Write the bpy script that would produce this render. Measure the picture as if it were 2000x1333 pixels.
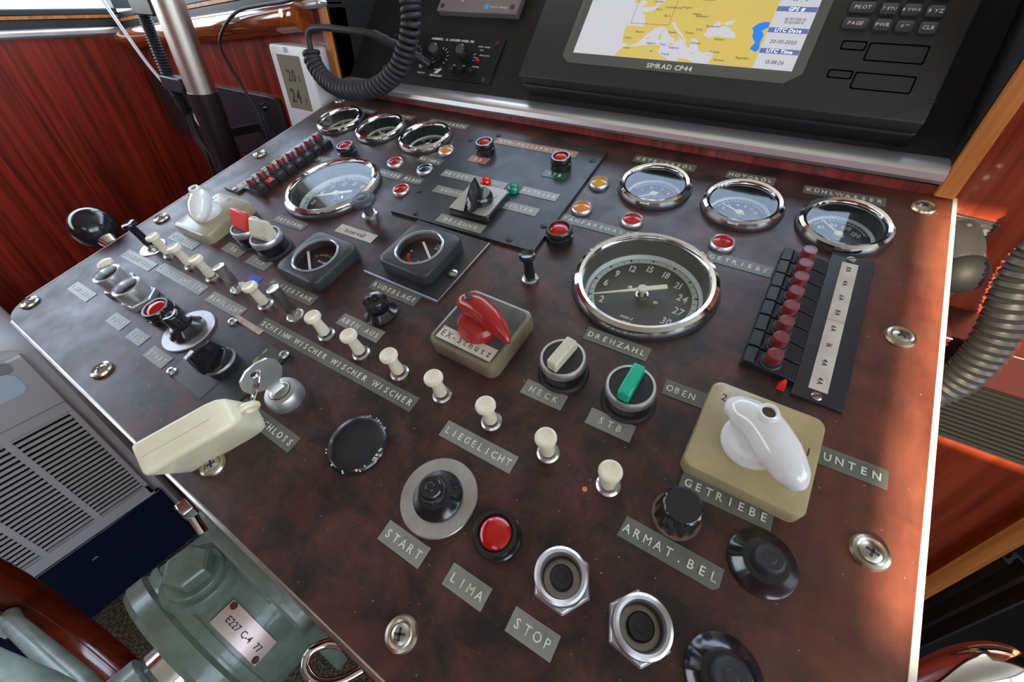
import bpy, bmesh, math, random
from mathutils import Matrix, Vector
random.seed(7)
PI = math.pi
for o in list(bpy.data.objects):
    bpy.data.objects.remove(o, do_unlink=True)
scn = bpy.context.scene
COL = scn.collection

# ------------------------------------------------------------------ frames (metres)
FLOOR = 0.85
WF = Matrix.Translation((0, 0, FLOOR))                       # world frame, z=0 is the camera-side datum, 0.85 m above floor
PF = WF @ Matrix.Rotation(math.radians(16), 4, 'X')          # the tilted control panel
FF = WF @ Matrix.Translation((0, .425, .138)) @ Matrix.Rotation(math.radians(50), 4, 'X')   # black sloping fascia

# ------------------------------------------------------------------ camera
cam = bpy.data.cameras.new('camera')
cam.sensor_fit = 'HORIZONTAL'; cam.sensor_width = 36.0; cam.lens = 813.94 / 2000 * 36
cam.clip_start = .01; cam.clip_end = 200
co = bpy.data.objects.new('camera', cam); COL.objects.link(co)
R = ((0.83945749, 0.36021769, -0.4068837), (0.52701825, -0.72224162, 0.44790491), (-0.13252507, -0.59043226, -0.79613243))
M = Matrix.Identity(4)
for i in range(3):
    M[i][0] = R[i][0]; M[i][1] = -R[i][1]; M[i][2] = -R[i][2]
M[2][3] = .25
co.matrix_world = PF @ M
scn.camera = co

# ------------------------------------------------------------------ world, sun, exposure
world = bpy.data.worlds.new('sky'); scn.world = world; world.use_nodes = True
nt = world.node_tree; nt.nodes.clear()
wo = nt.nodes.new('ShaderNodeOutputWorld'); bg = nt.nodes.new('ShaderNodeBackground')
tc = nt.nodes.new('ShaderNodeTexCoord'); sx = nt.nodes.new('ShaderNodeSeparateXYZ'); cr = nt.nodes.new('ShaderNodeValToRGB')
nt.links.new(tc.outputs['Generated'], sx.inputs[0]); nt.links.new(sx.outputs['Z'], cr.inputs[0])
el = cr.color_ramp.elements
el[0].position = 0.0; el[0].color = (.66, .70, .66, 1)
el[1].position = .6; el[1].color = (.52, .68, .95, 1)
e = el.new(.08); e.color = (.90, .94, 1.0, 1)
nt.links.new(cr.outputs[0], bg.inputs[0]); nt.links.new(bg.outputs[0], wo.inputs[0])
bg.inputs[1].default_value = 3.7
sl = bpy.data.lights.new('sun', 'SUN'); sl.energy = 12.0; sl.angle = math.radians(.6); sl.color = (1.0, .80, .58)
so = bpy.data.objects.new('sun', sl); COL.objects.link(so)
so.matrix_world = Matrix.Translation((3, -2, 4)) @ Vector((0.01, 1, -.40)).to_track_quat('-Z', 'Y').to_matrix().to_4x4()
scn.view_settings.view_transform = 'Standard'; scn.view_settings.look = 'None'
scn.view_settings.gamma = 1.0; scn.view_settings.use_curve_mapping = False
scn.view_settings.exposure = 1.0
if hasattr(scn, 'cycles'):
    scn.cycles.max_bounces = 8; scn.cycles.diffuse_bounces = 4; scn.cycles.transparent_max_bounces = 12

# ------------------------------------------------------------------ materials
MATS = {}
def mat(name, col, rough=.5, metal=0., coat=0., col2=None, nscale=40, nstretch=(1, 1, 1), ramp=(.35, .65), bump=0., bscale=200,
        rvar=0., emit=0., spec=.5, detail=4, trans=0., distort=0.):
    if name in MATS: return MATS[name]
    m = bpy.data.materials.new(name); m.use_nodes = True; t = m.node_tree; b = t.nodes['Principled BSDF']
    b.inputs['Base Color'].default_value = (*col, 1); b.inputs['Roughness'].default_value = rough
    b.inputs['Metallic'].default_value = metal; b.inputs['Coat Weight'].default_value = coat; b.inputs['Coat Roughness'].default_value = .08
    b.inputs['Specular IOR Level'].default_value = spec; b.inputs['Transmission Weight'].default_value = trans
    if emit:
        b.inputs['Emission Color'].default_value = (*col, 1); b.inputs['Emission Strength'].default_value = emit
    if col2 or bump or rvar:
        tcn = t.nodes.new('ShaderNodeTexCoord'); mp = t.nodes.new('ShaderNodeMapping'); mp.inputs['Scale'].default_value = nstretch
        t.links.new(tcn.outputs['Object'], mp.inputs[0])
        n = t.nodes.new('ShaderNodeTexNoise'); n.inputs['Scale'].default_value = nscale; n.inputs['Detail'].default_value = detail
        n.inputs['Distortion'].default_value = distort; n.inputs['Roughness'].default_value = .6
        t.links.new(mp.outputs[0], n.inputs['Vector'])
        if col2:
            r = t.nodes.new('ShaderNodeValToRGB'); r.color_ramp.elements[0].position = ramp[0]; r.color_ramp.elements[1].position = ramp[1]
            r.color_ramp.elements[0].color = (*col2, 1); r.color_ramp.elements[1].color = (*col, 1)
            t.links.new(n.outputs[0], r.inputs[0]); t.links.new(r.outputs[0], b.inputs['Base Color'])
        if rvar:
            mr = t.nodes.new('ShaderNodeMapRange'); mr.inputs['To Min'].default_value = max(0, rough - rvar); mr.inputs['To Max'].default_value = rough + rvar
            mr.inputs['From Min'].default_value = .3; mr.inputs['From Max'].default_value = .7
            t.links.new(n.outputs[0], mr.inputs[0]); t.links.new(mr.outputs[0], b.inputs['Roughness'])
        if bump:
            n2 = t.nodes.new('ShaderNodeTexNoise'); n2.inputs['Scale'].default_value = bscale; n2.inputs['Detail'].default_value = 3
            t.links.new(mp.outputs[0], n2.inputs['Vector'])
            bp = t.nodes.new('ShaderNodeBump'); bp.inputs['Strength'].default_value = bump; bp.inputs['Distance'].default_value = .001
            t.links.new(n2.outputs[0], bp.inputs['Height']); t.links.new(bp.outputs[0], b.inputs['Normal'])
    MATS[name] = m
    return m

def panel_material():
    m = bpy.data.materials.new('worn mahogany laminate'); m.use_nodes = True; t = m.node_tree; b = t.nodes['Principled BSDF']
    L = t.links.new
    tcn = t.nodes.new('ShaderNodeTexCoord')
    def noise(scale, stretch=(1, 1, 1), detail=6, rough=.62, dist=0.):
        mp = t.nodes.new('ShaderNodeMapping'); mp.inputs['Scale'].default_value = stretch; L(tcn.outputs['Object'], mp.inputs[0])
        n = t.nodes.new('ShaderNodeTexNoise'); n.inputs['Scale'].default_value = scale; n.inputs['Detail'].default_value = detail
        n.inputs['Roughness'].default_value = rough; n.inputs['Distortion'].default_value = dist; L(mp.outputs[0], n.inputs['Vector']); return n
    def ramp(src, pts):
        r = t.nodes.new('ShaderNodeValToRGB'); e = r.color_ramp.elements
        e[0].position = pts[0][0]; e[0].color = (*pts[0][1], 1); e[1].position = pts[-1][0]; e[1].color = (*pts[-1][1], 1)
        for p, c in pts[1:-1]:
            q = e.new(p); q.color = (*c, 1)
        L(src, r.inputs[0]); return r
    a = ramp(noise(33, (1, 1.3, 1), 9, .72, .4).outputs[0], [(.39, (.012, .009, .010)), (.49, (.048, .018, .015)), (.64, (.098, .028, .022))])
    s = ramp(noise(90, (1, .22, 1), 4).outputs[0], [(.38, (.55, .5, .5)), (.6, (1, 1, 1))])
    mx = t.nodes.new('ShaderNodeMix'); mx.data_type = 'RGBA'; mx.blend_type = 'MULTIPLY'; mx.inputs[0].default_value = .55
    L(a.outputs[0], mx.inputs[6]); L(s.outputs[0], mx.inputs[7])
    # laminate blends to orange towards the right-hand edge
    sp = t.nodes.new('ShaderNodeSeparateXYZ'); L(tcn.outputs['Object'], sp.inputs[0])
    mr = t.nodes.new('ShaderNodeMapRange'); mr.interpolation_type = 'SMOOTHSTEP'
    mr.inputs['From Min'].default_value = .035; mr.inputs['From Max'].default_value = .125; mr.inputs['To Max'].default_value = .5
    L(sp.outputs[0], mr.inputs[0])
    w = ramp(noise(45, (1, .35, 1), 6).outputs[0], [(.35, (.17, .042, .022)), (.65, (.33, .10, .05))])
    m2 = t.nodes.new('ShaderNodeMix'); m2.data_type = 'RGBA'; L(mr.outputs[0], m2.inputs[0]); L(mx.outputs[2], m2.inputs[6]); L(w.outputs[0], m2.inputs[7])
    # dust specks
    d = ramp(noise(420, (1, 1, 1), 1).outputs[0], [(.755, (0, 0, 0)), (.78, (1, 1, 1))])
    m3 = t.nodes.new('ShaderNodeMix'); m3.data_type = 'RGBA'; L(d.outputs[0], m3.inputs[0]); L(m2.outputs[2], m3.inputs[6]); m3.inputs[7].default_value = (.3, .24, .2, 1)
    L(m3.outputs[2], b.inputs['Base Color'])
    rr = t.nodes.new('ShaderNodeMapRange'); rr.inputs['From Min'].default_value = .3; rr.inputs['From Max'].default_value = .7
    rr.inputs['To Min'].default_value = .30; rr.inputs['To Max'].default_value = .48
    L(noise(30, (1, 1, 1), 6).outputs[0], rr.inputs[0]); L(rr.outputs[0], b.inputs['Roughness'])
    bp = t.nodes.new('ShaderNodeBump'); bp.inputs['Strength'].default_value = .12; bp.inputs['Distance'].default_value = .0006
    L(noise(350, (1, .3, 1), 3).outputs[0], bp.inputs['Height']); L(bp.outputs[0], b.inputs['Normal'])
    b.inputs['Specular IOR Level'].default_value = .55
    return m
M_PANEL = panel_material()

def wood(name, c1, c2, axis='z', rough=.28, coat=.25, scale=55):
    st = {'z': (1, 1, .035), 'x': (.035, 1, 1), 'y': (1, .035, 1)}[axis]
    return mat(name, c1, rough, 0, coat, col2=c2, nscale=scale, nstretch=st, ramp=(.36, .62), detail=7, distort=.5, bump=.05, bscale=300)

M_RED = wood('red mahogany panelling', (.34, .030, .013), (.10, .009, .005), scale=85)
M_REDX = wood('red mahogany strip', (.26, .035, .025), (.10, .015, .012), 'z', .35, .1, 160)
M_ORW = wood('sunlit red mahogany', (.42, .065, .022), (.16, .02, .01))  # same mahogany with orange sunlight mixed into its colour
M_EDGE = wood('orange plywood edge', (.60, .22, .045), (.38, .11, .02), 'z', .4, .1, 90)
M_RAIL = wood('varnished mahogany rail', (.36, .085, .018), (.16, .025, .006), 'x', .12, .9, 60)
M_RIM = wood('varnished wheel rim', (.16, .02, .006), (.055, .008, .004), 'z', .15, .8, 40)
M_CHROME = mat('chrome', (.82, .82, .84), .09, 1, bump=.02, bscale=60)
M_STEEL = mat('brushed steel', (.62, .61, .58), .3, 1, col2=(.45, .44, .42), nscale=60)
M_ALU = mat('dull aluminium', (.62, .62, .63), .38, .9, col2=(.42, .40, .38), nscale=35, ramp=(.25, .6))
M_RAILM = mat('polished alloy rail', (.76, .76, .78), .3, .8, col2=(.62, .62, .64), nscale=18, nstretch=(.1, 1, 1))
M_WORN = mat('tarnished nickel', (.60, .55, .44), .3, 1, col2=(.36, .31, .22), nscale=90)
M_BLK = mat('black bakelite', (.012, .012, .014), .16, 0, .3, rvar=.05, nscale=60)
M_BLKM = mat('black satin plastic', (.016, .016, .018), .42, spec=.4, bump=.06, bscale=500)
M_RUB = mat('black rubber', (.022, .022, .024), .55, bump=.1, bscale=400)
M_BODY = mat('charcoal housing', (.028, .028, .029), .42, bump=.05, bscale=700)
M_FASC = mat('black textured fascia vinyl', (.008, .008, .009), .6, spec=.3, col2=(.016, .016, .016), nscale=300, ramp=(.45, .7), bump=.25, bscale=900)
M_PLATE = mat('black painted sheet', (.017, .019, .023), .36, col2=(.023, .025, .028), nscale=50, rvar=.05)
M_TAPE = mat('olive grey embossing tape', (.135, .14, .115), .3, col2=(.10, .10, .075), nscale=60, ramp=(.2, .5))
M_TAPEG = mat('grey embossing tape', (.24, .24, .21), .3, col2=(.17, .165, .13), nscale=70, ramp=(.2, .5))
M_TAPEP = mat('copper brown embossing tape', (.36, .17, .11), .35)
M_TAPEGR = mat('green embossing tape', (.012, .11, .05), .3)
M_LET = mat('raised off white lettering', (.72, .68, .58), .45, col2=(.42, .38, .30), nscale=220, ramp=(.3, .5))
M_LETW = mat('white print', (.78, .78, .75), .5)
M_PAPER = mat('cream paper tag', (.62, .56, .47), .6, col2=(.5, .42, .33), nscale=50)
M_INK = mat('black ink', (.02, .02, .02), .6)
M_IVORY = mat('ivory plastic', (.82, .74, .56), .3, 0, .15, col2=(.66, .56, .38), nscale=60, ramp=(.25, .5))
M_FOB = mat('cream float plastic', (.86, .80, .56), .3, 0, .2, col2=(.72, .66, .44), nscale=25)
M_WHITE = mat('white glazed plastic', (.78, .77, .74), .15, 0, .4, col2=(.55, .52, .46), nscale=60, ramp=(.2, .4))
M_TAN = mat('khaki moulded plastic', (.44, .34, .17), .28, 0, .2, col2=(.33, .27, .14), nscale=30)
M_TANL = mat('aged beige moulded plastic', (.37, .32, .20), .28, 0, .2, col2=(.29, .25, .15), nscale=30)
M_REDK = mat('red moulded plastic', (.34, .014, .012), .25, 0, .2)
M_REDB = mat('bright red plastic', (.75, .03, .02), .3, 0, .2)
M_MAROON = mat('maroon button plastic', (.19, .014, .018), .3, 0, .25, col2=(.13, .02, .02), nscale=200)
M_GREEN = mat('green plastic', (.0, .38, .24), .25, 0, .3)
M_LRED = mat('red lens', (.42, .004, .004), .16, 0, .2, spec=.5)
M_LORG = mat('orange lens', (.75, .24, .015), .1, 0, .5, trans=.1)
M_LYEL = mat('yellow lens', (.72, .34, .01), .1, 0, .5, trans=.1)
M_LBLU = mat('dark blue lens', (.008, .02, .05), .06, 0, .7)
M_DOMR = mat('glossy red dome', (.80, .02, .01), .1, 0, .5, trans=.2)
M_DOMG = mat('glossy green dome', (.0, .30, .20), .1, 0, .5, trans=.2)
M_BLUE = mat('blue sticker', (.02, .05, .48), .4)
M_DIAL = mat('black dial face', (.012, .014, .015), .35)
M_CUP = mat('dark gauge cup', (.015, .018, .018), .4)
M_RINGD = mat('pale dial ring', (.55, .62, .60), .4)
M_CREAM = mat('cream needle', (.72, .68, .52), .4)
M_GREENP = mat('sage green hammer paint', (.19, .245, .195), .3, 0, .3, col2=(.13, .18, .14), nscale=70, bump=.35, bscale=160)
M_GREENL = mat('pale green paint', (.46, .57, .52), .28, 0, .3, col2=(.27, .35, .31), nscale=50, bump=.2, bscale=160)
M_GREY = mat('light grey appliance plastic', (.60, .585, .57), .45)
M_GREYD = mat('appliance dark slot', (.01, .01, .01), .7)
M_NAVY = mat('glossy navy panel', (.004, .010, .035), .12, 0, .3)
M_LBL = mat('pale blue display', (.62, .78, .88), .25)
M_CARPET = mat('brown flecked carpet', (.18, .135, .06), .95, col2=(.035, .03, .028), nscale=260, nstretch=(1, .55, 1), ramp=(.47, .6), detail=1, bump=1., bscale=260)
M_CEIL = mat('cream ceiling boards', (.46, .42, .36), .5)
M_DARK = mat('painted companionway shade', (.015, .012, .011), .8)  # near-black colour standing in for the shade past the doorway
M_TIN = mat('pinkish etched tin', (.62, .42, .38), .32, .3, col2=(.72, .62, .58), nscale=45, nstretch=(1, .2, 1))
M_BRASSO = mat('satin tube steel', (.68, .65, .60), .36, 1)
M_WPL = mat('white plastic', (.72, .72, .74), .35)
M_LCD = mat('olive liquid crystal', (.22, .21, .14), .2)
M_SCW = mat('chart screen water', (.40, .40, .44), .4, emit=.42)
M_SCL = mat('chart screen land', (.44, .33, .08), .4, emit=.42)
M_SCB = mat('chart screen lake', (.01, .13, .50), .4, emit=.5)
M_SCN = mat('chart screen header', (.07, .09, .22), .4, emit=.5)
M_SCK = mat('chart screen ink', (.06, .06, .06), .5)
M_SCI = mat('chart screen header text', (.8, .8, .85), .5, emit=.5)
M_BEZ = mat('grey green bezel', (.115, .12, .105), .35)
M_VIC = mat('mauve grey plate', (.20, .17, .18), .4)
M_GASK = mat('black window gasket', (.02, .025, .03), .4)
M_CLOTH = mat('dark brown cloth', (.03, .022, .02), .9, bump=.3, bscale=80)
def glass_material(nm, tint=(1, 1, 1)):
    m = bpy.data.materials.new(nm); m.use_nodes = True; t = m.node_tree; t.nodes.clear()
    o = t.nodes.new('ShaderNodeOutputMaterial'); mx = t.nodes.new('ShaderNodeMixShader'); tr = t.nodes.new('ShaderNodeBsdfTransparent'); g = t.nodes.new('ShaderNodeBsdfGlossy')
    lw = t.nodes.new('ShaderNodeLayerWeight'); lw.inputs[0].default_value = .5
    pw = t.nodes.new('ShaderNodeMath'); pw.operation = 'POWER'; pw.inputs[1].default_value = 4.5; t.links.new(lw.outputs['Facing'], pw.inputs[0])
    f = t.nodes.new('ShaderNodeMath'); f.operation = 'MULTIPLY_ADD'; f.inputs[1].default_value = .6; f.inputs[2].default_value = .02; t.links.new(pw.outputs[0], f.inputs[0]); tr.inputs[0].default_value = (*tint, 1); g.inputs['Roughness'].default_value = .015
    t.links.new(f.outputs[0], mx.inputs[0]); t.links.new(tr.outputs[0], mx.inputs[1]); t.links.new(g.outputs[0], mx.inputs[2]); t.links.new(mx.outputs[0], o.inputs[0])
    return m
M_GLASS = glass_material('clear glass'); M_WGL = glass_material('window glass', (.95, .97, .97))

# ------------------------------------------------------------------ mesh builder (millimetres)
def rrect(w, h, r, n=5, cx=0, cy=0):
    P = []
    r = min(r, w / 2 - .01, h / 2 - .01)
    for sxx, syy, a0 in ((1, 1, 0), (-1, 1, 90), (-1, -1, 180), (1, -1, 270)):
        for k in range(n + 1):
            a = math.radians(a0 + 90 * k / n)
            P.append((cx + sxx * (w / 2 - r) + r * math.cos(a), cy + syy * (h / 2 - r) + r * math.sin(a)))
    return P
def circ(r, n=32, cx=0, cy=0, ph=0):
    return [(cx + r * math.cos(2 * PI * k / n + ph), cy + r * math.sin(2 * PI * k / n + ph)) for k in range(n)]

class G:
    def __init__(s): s.v = []; s.f = []
    def add(s, vs, fs, M=None):
        b = len(s.v)
        for v in vs:
            v = Vector(v)
            s.v.append(M @ v if M else v)
        s.f += [tuple(b + i for i in f) for f in fs]
        return s
    def box(s, x0, x1, y0, y1, z0, z1, M=None):
        return s.add([(x0, y0, z0), (x1, y0, z0), (x1, y1, z0), (x0, y1, z0), (x0, y0, z1), (x1, y0, z1), (x1, y1, z1), (x0, y1, z1)],
                     [(0, 3, 2, 1), (4, 5, 6, 7), (0, 1, 5, 4), (1, 2, 6, 5), (2, 3, 7, 6), (3, 0, 4, 7)], M)
    def loft(s, rings, cap=(1, 1), closed=False, M=None):
        n = len(rings[0]); V = [p for r in rings for p in r]; F = []
        m = len(rings)
        for i in range(m if closed else m - 1):
            a = i * n; b = ((i + 1) % m) * n
            for k in range(n):
                k2 = (k + 1) % n
                F.append((a + k, a + k2, b + k2, b + k))
        if not closed:
            if cap[0]: F.append(tuple(reversed(range(n))))
            if cap[1]: F.append(tuple((m - 1) * n + k for k in range(n)))
        return s.add(V, F, M)
    def lathe(s, prof, n=32, cx=0, cy=0, cap=(1, 1), M=None, closed=False):
        return s.loft([[(x, y, z) for x, y in circ(max(r, .02), n, cx, cy)] for r, z in prof], cap, closed, M)
    def prism(s, poly, z0, z1, bev=0, M=None):
        if bev:
            cx = sum(p[0] for p in poly) / len(poly); cy = sum(p[1] for p in poly) / len(poly)
            def sh(d):
                out = []
                w = max(abs(p[0] - cx) for p in poly); h = max(abs(p[1] - cy) for p in poly)
                for p in poly: out.append((cx + (p[0] - cx) * (w - d) / w, cy + (p[1] - cy) * (h - d) / h))
                return out
            L = [(0, z0), (0, z1 - bev), (bev * .3, z1 - bev * .3), (bev, z1)]
            return s.loft([[(x, y, z) for x, y in sh(d)] for d, z in L], M=M)
        return s.loft([[(x, y, z0) for x, y in poly], [(x, y, z1) for x, y in poly]], M=M)
    def tube(s, path, r, n=10, closed=False, sq=None, cap=(1, 1)):
        P = [Vector(p) for p in path]; m = len(P)
        rr = r if hasattr(r, '__len__') else [r] * m
        T = []
        for i in range(m):
            a = P[(i - 1) % m] if (closed or i > 0) else P[i]; b = P[(i + 1) % m] if (closed or i < m - 1) else P[i]
            T.append((b - a).normalized())
        up = Vector((0, 0, 1)) if abs(T[0].z) < .9 else Vector((1, 0, 0))
        N = (up - T[0] * up.dot(T[0])).normalized(); rings = []
        for i in range(m):
            N = (N - T[i] * N.dot(T[i])).normalized(); B = T[i].cross(N)
            q = sq or (1, 1)
            rings.append([P[i] + (N * math.sin(2 * PI * k / n) * q[0] + B * math.cos(2 * PI * k / n) * q[1]) * rr[i] for k in range(n)])
        # keep outward orientation
        return s.loft([list(reversed(r_)) for r_ in rings], cap, closed)
    def mesh(s, name, angle=35):
        me = bpy.data.meshes.new(name)
        me.from_pydata([v * .001 for v in s.v], [], s.f); me.validate(); 
        bm = bmesh.new(); bm.from_mesh(me); bmesh.ops.recalc_face_normals(bm, faces=bm.faces); bm.to_mesh(me); bm.free()
        me.shade_smooth(); me.set_sharp_from_angle(angle=math.radians(angle)); me.update()
        return me

def spline(pts, n=8, closed=False):
    P = [Vector(p) for p in pts]; out = []; m = len(P)
    for i in range(m if closed else m - 1):
        g = lambda k: P[k % m] if closed else P[max(0, min(m - 1, k))]
        a, b, c, d = g(i - 1), g(i), g(i + 1), g(i + 2)
        for k in range(n):
            t = k / n
            out.append(.5 * ((2 * b) + (c - a) * t + (2 * a - 5 * b + 4 * c - d) * t * t + (3 * b - a - 3 * c + d) * t ** 3))
    if not closed: out.append(P[-1])
    return out

# ------------------------------------------------------------------ object helpers
def mk(name, g, m, bev=0, angle=35):
    me = g.mesh(name, angle) if isinstance(g, G) else g
    if m: me.materials.clear(); me.materials.append(m)
    o = bpy.data.objects.new(name, me); COL.objects.link(o)
    if bev:
        b = o.modifiers.new('bevel', 'BEVEL'); b.width = bev * .001; b.segments = 2; b.limit_method = 'ANGLE'; b.angle_limit = math.radians(40)
    return o
def mmT(loc): return Matrix.Translation(Vector(loc) * .001)
def tag(o, label, cat, group=None):
    o['label'] = label; o['category'] = cat
    if group: o['group'] = group
    return o
def thing(name, label, cat, loc=(0, 0, 0), fr=None, rz=0, group=None, rot=None):
    o = bpy.data.objects.new(name, None); COL.objects.link(o); o.empty_display_size = .01
    o.matrix_world = (fr or PF) @ mmT(loc) @ (rot or Matrix.Rotation(math.radians(rz), 4, 'Z'))
    return tag(o, label, cat, group)
def solo(name, g, m, label, cat, loc=(0, 0, 0), fr=None, rz=0, group=None, bev=0, rot=None):
    o = mk(name, g, m, bev); o.matrix_world = (fr or PF) @ mmT(loc) @ (rot or Matrix.Rotation(math.radians(rz), 4, 'Z'))
    return tag(o, label, cat, group)
def part(par, name, g, m, bev=0, loc=None, rz=0, label=None, angle=35, rot=None):
    o = mk(name, g, m, bev, angle); o.parent = par
    if loc or rz or rot: o.matrix_basis = mmT(loc or (0, 0, 0)) @ (rot or Matrix.Rotation(math.radians(rz), 4, 'Z'))
    if label: o['label'] = label
    return o
def struct(name, g, m, bev=0, fr=None):
    o = mk(name, g, m, bev); o.matrix_world = fr or WF; o['kind'] = 'structure'; return o
def dup(root, loc, label, fr=None, rz=0, group=None):
    r = root.copy(); COL.objects.link(r); r.matrix_world = (fr or PF) @ mmT(loc) @ Matrix.Rotation(math.radians(rz), 4, 'Z')
    r['label'] = label
    if group: r['group'] = group
    for ch in list(root.children):
        c = ch.copy(); COL.objects.link(c); c.parent = r
        for gch in list(ch.children):
            d = gch.copy(); COL.objects.link(d); d.parent = c
    return r

GLY = {}
def glyph(ch, bold=0.):
    if ch in 'MW': bold = 0.
    k = (ch, bold)
    if k in GLY: return GLY[k]
    cu = bpy.data.curves.new('t', 'FONT'); cu.body = ch; cu.size = 1.0; cu.resolution_u = 2; cu.offset = bold
    cu.extrude = .5; cu.align_x = 'LEFT'
    ob = bpy.data.objects.new('t', cu); COL.objects.link(ob)
    dg = bpy.context.evaluated_depsgraph_get()
    me = bpy.data.meshes.new_from_object(ob.evaluated_get(dg))
    vs = [v.co.copy() for v in me.vertices]; fs = [tuple(p.vertices) for p in me.polygons]
    bpy.data.objects.remove(ob, do_unlink=True); bpy.data.curves.remove(cu); bpy.data.meshes.remove(me)
    w = max([v.x for v in vs] or [.3]); x0 = min([v.x for v in vs] or [0])
    GLY[k] = (vs, fs, x0, w); return GLY[k]
def text(s, size, th=.15, z=0, x=0, y=0, adv=None, align='c', rz=0, slant=0, squeeze=1, bold=0., g=None):
    g = g or G(); chars = []; pen = 0
    for ch in s:
        if ch == ' ':
            chars.append((None, pen)); pen += adv or size * .35; continue
        vs, fs, x0, w = glyph(ch, bold)
        if adv:
            chars.append((ch, pen + adv / 2 - (x0 + w) / 2 * size * squeeze)); pen += adv
        else:
            chars.append((ch, pen - x0 * size * squeeze)); pen += ((w - x0) * size + size * .10) * squeeze
    off = -pen / 2 if align == 'c' else (-pen if align == 'r' else 0)
    Mx = Matrix.Translation((x, y, z)) @ Matrix.Rotation(math.radians(rz), 4, 'Z')
    for ch, px in chars:
        if not ch: continue
        vs, fs, x0, w = glyph(ch, bold)
        g.add([(off + px + v.x * size * squeeze + slant * v.y * size, v.y * size - size * .36, (v.z + .5) * th) for v in vs], fs, Mx)
    return g

# ================================================================== SETTING
struct('floor', G().box(-1400, 1500, -1700, 1500, -870, -850), M_CARPET)
struct('ceiling', G().box(-1400, 1500, -1700, 930, 1000, 1030), M_CEIL)
struct('wall_left', G().box(-1310, -1284, -1700, 460, -850, 156), M_RED)
struct('wall_left', G().box(-1310, -1284, -1700, 460, 490, 1000), M_RED)
struct('wall_left', G().box(-1310, -1284, -1700, -1560, 200, 850), M_RED)
g = G().box(-1310, -1274, -1700, 410, 156.5, 172); struct('trim_1', g, M_RAILM, 5)
struct('trim_2', G().box(-1308, -1278, -1700, 410, 172, 186), M_GASK, 2)
struct('trim_3', G().box(-1308, -1274, -1700, 410, 186, 191), M_EDGE)
struct('trim_4', G().box(-1308, -1278, -1700, 410, 191, 201), M_GASK, 2)
struct('window_1', G().box(-1296, -1291, -1560, 440, 200, 490), M_WGL)
# front wall, left of the instrument box (top edge climbs with the hull)
def zl(x): return 118 + (x + 1284) * .098
struct('wall_front', G().loft([[(x, 412, -850), (x, 440, -850), (x, 440, zl(x) + 36), (x, 412, zl(x) + 36)] for x in (-1284, -612)]), M_RED)
def band(nm, d0, d1, y0, y1, m, bev=0):
    struct(nm, G().loft([[(x, y0, zl(x) + d0), (x, y1, zl(x) + d0), (x, y1, zl(x) + d1), (x, y0, zl(x) + d1)] for x in (-1284, -612)]), m, bev)
band('trim_5', 36, 46, 396, 440, M_RAILM, 4); band('trim_6', 46, 60, 404, 440, M_GASK, 2); band('trim_7', 60, 65, 403, 440, M_EDGE); band('trim_8', 65, 76, 406, 440, M_GASK, 2)
struct('window_2', G().loft([[(x, 422, zl(x) + 76), (x, 428, zl(x) + 76), (x, 428, 640), (x, 422, 640)] for x in (-1284, -626)]), M_WGL)
struct('wall_front', G().box(-1310, -626, 412, 440, 640, 1000), M_RED)
struct('wall_front', G().box(-1310, -1275, 405, 440, 200, 850), M_GASK)
struct('wall_front', G().box(-612, 112, 410, 440, -850, 125), M_REDX)
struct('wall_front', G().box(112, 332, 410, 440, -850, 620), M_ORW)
struct('wall_front', G().box(112, 1500, 412, 440, 620, 850), M_RED)
# rounded corner post
struct('trim_9', G().loft([[(332, 398, z), (332, 440, z), (358, 440, z), (358, 408, z), (354, 399, z), (346, 396, z)] for z in (-850, 620)]), M_EDGE)
# companionway beyond the post: its shade painted as near-black walls and floor
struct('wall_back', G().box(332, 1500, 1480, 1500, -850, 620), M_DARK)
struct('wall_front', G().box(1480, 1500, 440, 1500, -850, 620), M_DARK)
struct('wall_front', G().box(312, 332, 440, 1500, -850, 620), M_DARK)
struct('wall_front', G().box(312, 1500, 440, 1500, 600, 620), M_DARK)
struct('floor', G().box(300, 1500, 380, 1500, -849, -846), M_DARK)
# right wall with long window
struct('wall_right', G().box(1400, 1430, -1700, 440, -850, 160), M_RED)
struct('wall_right', G().box(1400, 1430, -1700, 440, 900, 1000), M_CEIL)
struct('wall_right', G().box(1400, 1430, -640, -560, 160, 900), M_RED)
struct('window_3', G().box(1412, 1417, -560, 440, 160, 900), M_WGL)
struct('window_4', G().box(1412, 1417, -1700, -640, 160, 900), M_WGL)
# unseen aft wall, closed to block sun; opening shaped for the sun patch
struct('wall_back', G().box(-1310, 1430, -1700, -1680, -850, 725), M_RED)
struct('wall_back', G().box(-1310, 90, -1700, -1680, 725, 1000), M_RED)
struct('wall_back', G().box(800, 1430, -1700, -1680, 725, 1000), M_RED)
struct('wall_back', G().box(90, 800, -1700, -1680, 950, 1000), M_RED)
struct('window_5', G().box(90, 800, -1692, -1688, 725, 950), M_WGL)

# wooden handrail along the front wall
g = G(); rings = []
for k in range(29):
    x = -1300 + 650 * k / 28
    zc = 148 + (x + 1284) * .098; s = min(1, .55 + k * .2)
    rings.append([(x, 398 + a * 22 * s, zc + b * 19 * s) for a, b in [(math.cos(t * PI / 8), math.sin(t * PI / 8)) for t in range(16)]])
g.loft(rings)
hr = thing('handrail', 'varnished reddish wooden handrail with rounded end below the window', 'handrail', fr=WF)
part(hr, 'rail', g, M_RAIL)
for x in (-1020, -790, -668):
    zc = 148 + (x + 1284) * .098
    part(hr, 'brass_screw', G().tube([(x, 374, zc + 4), (x, 377, zc + 4)], [5, 5], 12), M_WORN)

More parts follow.
